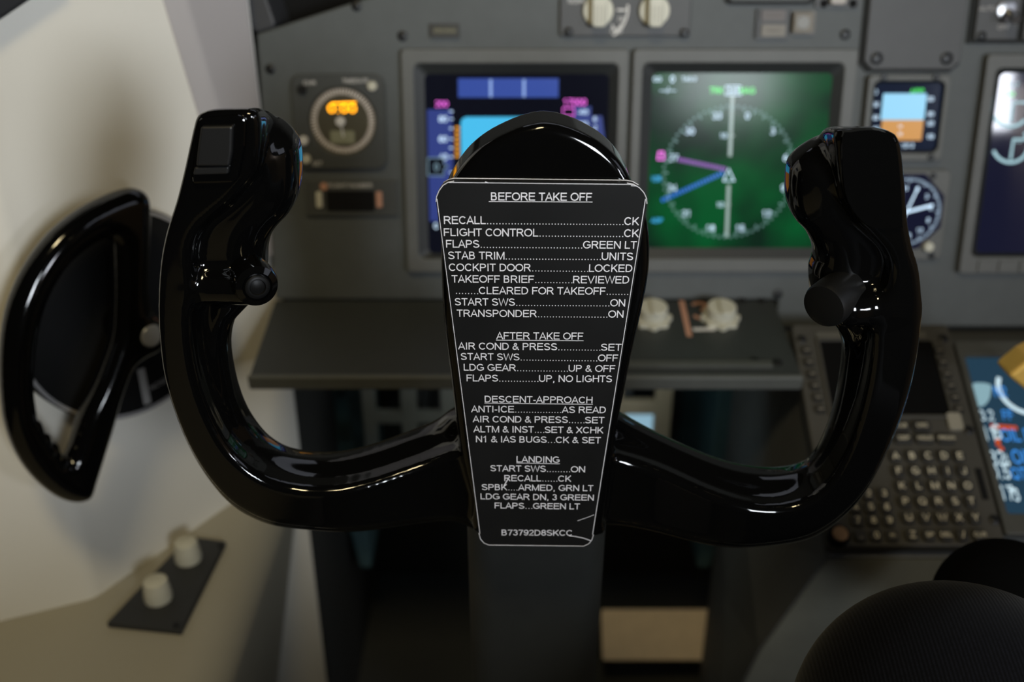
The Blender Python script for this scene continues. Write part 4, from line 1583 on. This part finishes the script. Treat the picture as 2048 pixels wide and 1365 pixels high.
fs = [(2 * i, 2 * i + 2, 2 * i + 3, 2 * i + 1) for i in range(len(left) - 1)]
mbf = MB()
# aft face
mbf.add(vs, fs)
aft = mbf.build('aft_face', pedestal_paint, ped)
mbs = MB()
ys_ = (CB.y + 0.004, 0.812, 1.02)
vs = []
for (x, z) in left:
    up = 0.104 if z == zk else 0.0
    vs += [(x, ys_[0], z), (x + (0.262 - x) * 0.5, ys_[1], z + up), (0.262, ys_[2], z + up * 0.6)]
fs = []
for i in range(len(left) - 1):
    for k in (0, 1):
        fs.append((3 * i + k, 3 * i + k + 1, 3 * i + k + 4, 3 * i + k + 3))
mbs.add(vs, fs)
mbs.build('side_face', pedestal_side, ped)
mbt = MB()
mbt.add([(0.258, ys_[0], zk), (0.72, ys_[0], zk), (0.258, ys_[1], zk + 0.104), (0.72, ys_[1], zk + 0.104), (0.262, ys_[2], zk + 0.0624), (0.72, ys_[2], zk + 0.0624)],
        [(0, 1, 3, 2), (2, 3, 5, 4)])
mbt.build('top_face', pedestal_side, ped)
for o in ped.children:
    md = o.modifiers.new('thick', 'SOLIDIFY')
    md.thickness = 0.003
    md.offset = 1 if o.name.startswith('top') else 0

cdu = thing('keypad_unit', 'keypad computer with dark screen and rows of letter keys beside the right horn', 'keypad', CF.M)
hw = cdu_w / 2
MB().prism(rr(-hw, -cl / 2, hw, cl / 2, 0.004), -0.010, 0.004).build('housing', cdu_body, cdu, bevel=0.0015)
OC = 0.010
a = CF.rect(1640, 684, 1866, 832, OC)
x0, x1 = CF.uv(1652, 760, OC)[0], CF.uv(1882, 760, OC)[0]
z1, z0 = CF.uv(1760, 684, OC)[1], CF.uv(1760, 832, OC)[1]
MB().ring(rr(x0 - 0.003, z0 - 0.003, x1 + 0.003, z1 + 0.003, 0.003), rr(x0, z0, x1, z1, 0.002), -0.0125, -0.010).build('screen_frame', cdu_body, cdu, bevel=0.0008)
MB().prism(rr(x0, z0, x1, z1, 0.002), -0.0105, -0.010).build('screen', mat('keypad_screen_black', (0.004, 0.004, 0.004), rough=0.25), cdu)
# pale strip above the screen
u0, u1 = CF.uv(1632, 672, OC), CF.uv(1850, 672, OC)
MB().box(u0[0], u1[0], -0.0115, -0.010, u0[1] - 0.003, u0[1] + 0.003).build('top_strip', mat('keypad_strip', (0.09, 0.085, 0.07)), cdu)


def key_mesh(w, hgt, s, cap, wide=0.9):
    mb = MB().prism(rr(-w / 2, -hgt / 2, w / 2, hgt / 2, min(w, hgt) * 0.28, 3), -0.0045, 0.0)
    return mb


def add_key(u, w, hgt, s, cap, mm=key_mark):
    o_ = key_mesh(w, hgt, s, cap).build('key', key_cap, cdu, bevel=0.0008)
    o_.location = (u[0], -OC, u[1])
    if s:
        MB().ctext(s, 0, 0, cap, -0.0047, 1.0).build('key_letter', mm, o_)
    return o_


def kp(x, y):
    return CF.uv(1580 + x / 2.731, 640 + y / 2.731, OC + 0.004)


rows = [('ABCDE', [575, 660, 748, 835, 918], 743), ('FGHIJ', [588, 682, 770, 858, 942], 826), ('KLMNO', [610, 702, 792, 880, 970], 907),
        ('PQRST', [632, 725, 812, 903, 992], 992), ('UVWXY', [655, 745, 838, 928, 1018], 1080), (['Z', 'SP', 'DEL', '/', 'CLR'], [675, 768, 855, 950, 1048], 1174)]
ux = np.mean([[kp(x, y)[0] for x in xs] for _, xs, y in rows], axis=0)
for letters, xs, y in rows:
    zz = np.mean([kp(x, y)[1] for x in xs])
    for i, s in enumerate(letters):
        add_key((ux[i], zz), 0.0094, 0.0098, s, 0.0058 if len(s) < 2 else 0.0036)
rows2 = [('123', 948), ('456', 1022), ('789', 1095), (['.', '0', '+/-'], 1177)]
un = np.mean([[kp(x, y)[0] for x in xs] for xs, y in (([355, 440, 528], 1022), ([372, 458, 545], 1095), ([390, 475, 562], 1178))], axis=0)
for letters, y in rows2:
    zz = np.mean([kp(x, y)[1] for x in (355, 440, 528)])
    for i, s in enumerate(letters):
        add_key((un[i], zz), 0.0094, 0.0098, s, 0.0054 if len(s) < 2 else 0.0034)
fx = [kp(x, 645)[0] for x in (622, 738, 855)]
st = fx[1] - fx[0]
fx = [fx[0] - 2 * st, fx[0] - st] + fx
for zz, labs in ((kp(700, 577)[1], ['INIT', 'RTE', 'CLB', 'CRZ', 'DES']), (kp(700, 646)[1], ['MENU', 'LEGS', 'DEP', 'HOLD', 'PROG'])):
    for i, s in enumerate(labs):
        if labs[0] == 'INIT' and i == 4:
            continue
        add_key((fx[i], zz), 0.0152, 0.0088, s, 0.0034)
zz = kp(430, 745)[1]
for zz, labs in ((kp(430, 760)[1], ['N1', 'FIX']), (kp(430, 828)[1], ['PREV', 'NEXT'])):
    for i, s in enumerate(labs):
        add_key((un[0] + i * st * 0.75, zz), 0.0152, 0.0088, s, 0.0034)
u = kp(905, 550)
MB().prism(rr(u[0] - 0.006, u[1] - 0.008, u[0] + 0.006, u[1] + 0.008, 0.002), -OC - 0.003, -OC).build(
    'lamp_lens', mat('lamp_lens_pale', (0.26, 0.24, 0.19), rough=0.5), cdu)
for (cxp, ys) in (((1622), None), ((1893), None)):
    for i in range(6):
        yy = 705 + i * 23.5
        xx = (1612 if cxp == 1622 else 1876) + i * (5.6 if cxp == 1622 else 7.8)
        u = CF.uv(xx, yy, OC)
        MB().prism(rr(u[0] - 0.004, u[1] - 0.003, u[0] + 0.004, u[1] + 0.003, 0.001, 2), -OC - 0.004, -OC).build('line_key', key_cap, cdu)
        MB().line([(u[0] - 0.0025, u[1]), (u[0] + 0.0025, u[1])], 0.0012, -OC - 0.0042).build('line_mark', mat('line_mark_dim', (0.20, 0.18, 0.14)), cdu.children[-1])
u = CF.uv(1580 + 245 / 2.731, 640 + 1205 / 2.731, OC)
kx = MB().lathe([(0.0085, 0), (0.0085, 0.008), (0.0075, 0.0095)], (u[0] + 0.002, -OC, u[1] + 0.002), n=28).build('brightness_knob', matte_black, cdu)
MB().lathe([(0.0062, 0.0095), (0.0060, 0.0105), (0.003, 0.0108)], (u[0] + 0.002, -OC, u[1] + 0.002), n=24).build('knob_insert', mat('knob_copper', (0.45, 0.27, 0.14), rough=0.4, metal=0.5), kx)
for (x, y) in ((1582 + 830 / 2.731, 640 + 105 / 2.731), (1580 + 975 / 2.731, 640 + 605 / 2.731), (1580 + 1115 / 2.731, 640 + 1095 / 2.731), (1603, 680)):
    screw_mb(CF, x, y, 0.0042, OC).build('screw', screw_mat, cdu)
mb = MB()
a, b = CF.uv(1955, 938, OC), CF.uv(1972, 1000, OC)
MB().box(b[0] - 0.0028, b[0] + 0.0022, -OC - 0.001, -OC, b[1], a[1]).build('annunciator_slot', matte_black, cdu)

# ------------------------------------------------------------------ lower screen right of the keypad
cc = CF.uv(2100, 850, 0.004)
LF = CF.at(cc[0], cc[1], 0.0)
low = thing('lower_screen', 'blue lower screen with white and blue figures at the right edge', 'screen', LF.M, )
xl = LF.uv(1905, 800, 0.004)[0]
xs0 = (LF.uv(1929, 724, 0.004)[0] + LF.uv(2014, 1034, 0.004)[0]) / 2
zt_, zb_2 = LF.uv(1985, 716, 0.004)[1], LF.uv(1985, 1030, 0.004)[1]
xR = xs0 + 0.19
MB().ring(rr(xs0 - 0.006, zb_2 - 0.018, xR + 0.012, zt_ + 0.016, 0.003), rr(xs0, zb_2, xR, zt_, 0.003), -0.007, 0.0).build(
    'bezel', mat('lower_bezel', (0.055, 0.055, 0.047), rough=0.5), low, bevel=0.001)
scr = MB().prism(rr(xs0, zb_2, xR, zt_, 0.003), -0.004, 0.0).build('screen', screen_mat('screen_blue_dim', lin((34, 60, 78)), 1.0), low)
oo = 0.0042
L2 = lambda cx_, cy_: LF.uv(1580 + cx_ / 2.731, 640 + cy_ / 2.731, oo)
mb = MB()
g = [L2(*p) for p in ((990, 352), (1092, 352), (1096, 400), (1085, 440), (1060, 468), (1030, 474), (1008, 440))]
mb.flat(catmull(g, 3), -oo)
mb.build('gauge_fan', glow('lit_fan_pale', (135, 170, 180)), scr)
mb = MB()
c_ = L2(1290, 380)
mb.line([(c_[0] + 0.024 * math.cos(R(a)), c_[1] + 0.024 * math.sin(R(a))) for a in range(150, 300, 8)], 0.004, -oo)
for (s, x, y, cap) in (('83.2', 1058, 522, .0105), ('11', 1085, 622, .013), ('6', 1130, 612, .015), ('32', 1130, 755, .014), ('4', 1180, 768, .012), ('0.5', 1152, 832, .013), ('17', 1185, 945, .013), ('3', 1235, 955, .012), ('+', 1212, 930, .015)):
    w = L2(x, y)
    MB().ctext(s, w[0], w[1], cap, -oo, 0.62).build('screen_figure', glow('lit_lower_white', (200, 225, 235), 1.1), scr)
mb.build('gauge_arc', glow('lit_lower_white', (200, 225, 235), 1.1), scr)
for (s, x, y, cap) in (('N2', 1148, 392, .0105), ('FF', 1190, 520, .0095), ('OIL P', 1235, 630, .012), ('OIL', 1268, 748, .013), ('QTY', 1268, 840, .0105)):
    w = L2(x, y)
    MB().ctext(s, w[0], w[1], cap, -oo, 0.62).build('screen_label', glow('lit_lower_blue', (60, 140, 225), 1.2), scr)
mb = MB()
for pts in (((1095, 580), (1150, 585), (1240, 592)), ((1132, 650), (1140, 690)), ((1150, 695), (1160, 715))):
    mb.line([L2(*p) for p in pts], 0.004, -oo)
mb.build('limit_mark', glow('lit_red_orange', (205, 80, 30), 0.9), scr)

# grey strip panel between the main panel and the pedestal top, with its seam
b0, b1 = atd(1590, 664, 0.93), atd(2048, 664, 0.93)
# brass lever knob at the right edge
u = atd(2046, 738, 0.74)
lev = thing('brass_lever', 'brass-coloured lever knob over the lower screen at the right edge', 'lever', Matrix.Translation(u))
poly = [(-0.016, 0.0), (-0.004, 0.014), (0.014, 0.026), (0.030, 0.026), (0.030, -0.010), (0.010, -0.020)]
MB().prism(poly, -0.012, 0.012).build('knob', brass, lev, bevel=0.003, segs=3)
MB().tube([(0.018, 0.0, 0.0), (0.06, 0.04, -0.03), (0.09, 0.07, -0.115)], 0.005, 14).build('shaft', steel, lev)

# ================================================================== FOOTWELL
grey_lat = mat('pedal_grey', (0.46, 0.46, 0.40), rough=0.5)
tan_lat = mat('pedal_tan_grey', (0.66, 0.54, 0.36), rough=0.55)
YP = 1.08


def pedal(label, cols, rows_, mm, xr):
    """upright pedal plate with square openings, hung on an arm"""
    pts = [onY(x, y, YP) for x in cols for y in rows_]
    c = sum(pts, Vector()) / len(pts)
    fr = Frame((c.x, YP, c.z), (1, 0, 0), (0, 0, 1))
    t = thing('rudder_pedal', label, 'pedal', fr.M, 'rudder pedals in the footwell')
    X = [fr.uv(x, rows_[1])[0] for x in cols]
    Z = [fr.uv(cols[1], y)[1] for y in rows_]
    mb = MB()
    for i in range(0, len(X), 2):
        mb.box(X[i], X[i + 1], -0.006, 0.006, Z[-1], Z[0])
    for j in range(0, len(Z), 2):
        mb.box(X[0], X[-1], -0.0055, 0.0055, Z[j + 1], Z[j])
    mb.build('lattice_plate', mm, t, bevel=0.0015)
    MB().tube([((X[0] + X[-1]) / 2, 0.012, Z[0] - 0.01), ((X[0] + X[-1]) / 2, 0.06, Z[-1] + 0.02), ((X[0] + X[-1]) / 2, 0.279, Z[-1] + 0.02)], 0.012, 14).build(
        'arm', pedestal_side, t)
    return t


pedal('grey rudder pedal lattice seen left of the checklist plate under the shelf', [722, 749, 800, 832, 880, 912], [748, 772, 822, 844, 898, 930], grey_lat, 0)
pedal('tan rudder pedal lattice seen right of the checklist plate under the shelf', [1160, 1180, 1226, 1246, 1312, 1346], [748, 770, 800, 826, 900, 930], tan_lat, 0)
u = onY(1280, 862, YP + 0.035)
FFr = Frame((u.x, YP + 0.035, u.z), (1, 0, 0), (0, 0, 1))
t = thing('footwell_glow_pane', 'pale blue square pane made to glow behind the tan rudder pedal', 'pane', FFr.M)
MB().prism(rr(-0.022, -0.028, 0.022, 0.028, 0.003), -0.003, 0.0).build('lens', mat('footwell_pane_glow', (0.2, 0.25, 0.3), rough=0.4, emit=lin((135, 172, 190)), estr=1.0), t)  # pane given added emission to show in the dark, not a lamp
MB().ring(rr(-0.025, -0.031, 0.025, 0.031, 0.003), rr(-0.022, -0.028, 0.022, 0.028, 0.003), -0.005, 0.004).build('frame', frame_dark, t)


def strut(label, pts, Yd):
    P = [onY(x, y, Yd) for x, y in pts]
    c = sum(P, Vector()) / len(P)
    fr = Frame((c.x, Yd, c.z), (1, 0, 0), (0, 0, 1))
    poly = [(p.x - c.x, p.z - c.z) for p in P]
    o = MB().prism(poly, -0.010, 1.359 - Yd).build('footwell_strut', teal_paint, M=fr.M, bevel=0.003)
    tag(o, label, 'strut', 'teal struts of the footwell')
    return o


strut('teal-grey tapered strut in the footwell on the left, beside the console', [(612, 740), (688, 740), (745, 1128), (722, 1128)], 1.14)
strut('teal-grey tapered strut in the footwell on the right, beside the pedestal', [(1438, 740), (1522, 740), (1418, 1128), (1392, 1128)], 1.14)
# upright dark side plate left, and grey upright
P = [onY(x, y, 1.02) for x, y in ((580, 745), (612, 745), (662, 1365), (600, 1365))]
c = sum(P, Vector()) / 4
fr = Frame((c.x, 1.02, c.z), (1, 0, 0), (0, 0, 1))
o = MB().prism([(p.x - c.x, p.z - c.z) for p in P], 0.0, 0.012).build('side_plate', matte_black, M=fr.M, bevel=0.002)
tag(o, 'narrow black upright plate in the footwell beside the beige console', 'plate')
# tan heel plate
P = [onY(x, y, 1.10) for x, y in ((1200, 1240), (1425, 1228), (1432, 1300), (1200, 1312))]
c = sum(P, Vector()) / 4
hp_ = Frame((c.x, 1.10, c.z), (1, 0, 0), (0, 0.75, 0.66))
ht = thing('heel_rest', 'worn tan heel rest plate low in the footwell right of the column', 'heel rest', hp_.M)
w2 = (P[1].x - P[0].x) / 2
MB().prism(rr(-w2, -0.036, w2, 0.036, 0.004), -0.004, 0.004).build('plate', tan_plate, ht, bevel=0.001)
for sx in (-1, 1):
    MB().box(sx * (w2 - 0.012) - 0.005, sx * (w2 - 0.012) + 0.005, 0.004, 0.20, -0.02, -0.008).build('bracket', dark_liner, ht)

# ================================================================== PERSON: knee in dark denim, lower right
m = bpy.data.materials.new('dark_denim')
m.use_nodes = True
nt = m.node_tree
b = nt.nodes['Principled BSDF']
b.inputs['Roughness'].default_value = 0.75
b.inputs['Sheen Weight'].default_value = 0.05
b.inputs['Specular IOR Level'].default_value = 0.06
tc = nt.nodes.new('ShaderNodeTexCoord')
wv_ = nt.nodes.new('ShaderNodeTexWave')
wv_.wave_type = 'BANDS'
wv_.bands_direction = 'X'
wv_.inputs['Scale'].default_value = 190.0
wv_.inputs['Distortion'].default_value = 1.2
wv_.inputs['Detail'].default_value = 1.0
wv_.inputs['Detail Scale'].default_value = 6.0
mp = nt.nodes.new('ShaderNodeMapping')
mp.inputs['Rotation'].default_value = (0.0, R(12), R(6))
nt.links.new(tc.outputs['Object'], mp.inputs['Vector'])
nt.links.new(mp.outputs['Vector'], wv_.inputs['Vector'])
n3 = nt.nodes.new('ShaderNodeTexNoise')
n3.inputs['Scale'].default_value = 1300.0
nt.links.new(tc.outputs['Object'], n3.inputs['Vector'])
mu = nt.nodes.new('ShaderNodeMath')
mu.operation = 'MULTIPLY'
nt.links.new(wv_.outputs['Fac'], mu.inputs[0])
nt.links.new(n3.outputs['Fac'], mu.inputs[1])
cr = nt.nodes.new('ShaderNodeValToRGB')
cr.color_ramp.elements[0].position = 0.15
cr.color_ramp.elements[0].color = (0.001, 0.0011, 0.0018, 1)
cr.color_ramp.elements[1].position = 0.75
cr.color_ramp.elements[1].color = (0.0075, 0.0085, 0.0135, 1)
nt.links.new(mu.outputs[0], cr.inputs['Fac'])
nt.links.new(cr.outputs['Color'], b.inputs['Base Color'])
bp = nt.nodes.new('ShaderNodeBump')
bp.inputs['Strength'].default_value = 0.22
bp.inputs['Distance'].default_value = 0.0006
nt.links.new(mu.outputs[0], bp.inputs['Height'])
nt.links.new(bp.outputs['Normal'], b.inputs['Normal'])
denim = m
h = 0.005
K = CAM + Vector((0.207, 0.325, -0.379))
HIP = CAM + Vector((0.17, -0.20, -0.50))
ANK = Vector((0.125, 0.40, 0.10))
org = np.array([-0.06, -0.36, -0.01])
gx = np.arange(org[0], 0.36, h, dtype=np.float32)
gy = np.arange(org[1], 0.62, h, dtype=np.float32)
gz = np.arange(org[2], 0.88, h, dtype=np.float32)
X3, Y3, Z3 = gx[:, None, None], gy[None, :, None], gz[None, None, :]
f3 = capsule(X3, Y3, Z3, tuple(HIP), tuple(K), 0.088, 0.072)
f3 = smin(f3, capsule(X3, Y3, Z3, tuple(K), tuple((K + ANK) / 2 + Vector((0, -0.03, 0))), 0.072, 0.064), 0.02)
f3 = smin(f3, capsule(X3, Y3, Z3, tuple((K + ANK) / 2 + Vector((0, -0.03, 0))), tuple(ANK), 0.060, 0.044), 0.02)
pers = net_object('person', f3, (gx[0], gy[0], gz[0]), h, denim)
tag(pers, 'person seated at the lower right, only a bent knee in dark denim showing', 'person')
sh = capsule(X3, Y3, Z3, (ANK.x, ANK.y - 0.03, 0.05), (ANK.x - 0.01, ANK.y + 0.16, 0.035), 0.045, 0.036)
sh = smax(sh, -(Z3 - 0.002) + 0 * X3 + 0 * Y3, 0.004)
net_object('shoe', sh.astype(np.float32), (gx[0], gy[0], gz[0]), h, satin_black, pers)

# dark rounded bag behind the knee
B0 = atd(2025, 1152, 0.60)
gx = np.arange(B0.x - 0.07, B0.x + 0.11, 0.004, dtype=np.float32)
gy = np.arange(B0.y - 0.07, B0.y + 0.09, 0.004, dtype=np.float32)
gz = np.arange(B0.z - 0.13, B0.z + 0.06, 0.004, dtype=np.float32)
X3, Y3, Z3 = gx[:, None, None], gy[None, :, None], gz[None, None, :]
f3 = capsule(X3, Y3, Z3, (B0.x + 0.0, B0.y, B0.z - 0.025), (B0.x + 0.06, B0.y + 0.02, B0.z - 0.06), 0.042, 0.045)
o = net_object('dark_pouch', f3, (gx[0], gy[0], gz[0]), 0.004, mat('black_cloth', (0.0025, 0.0025, 0.0025), rough=0.95, spec=0.03))
tag(o, 'rounded black soft shape in shadow between the denim knee and the keypad', 'pouch')
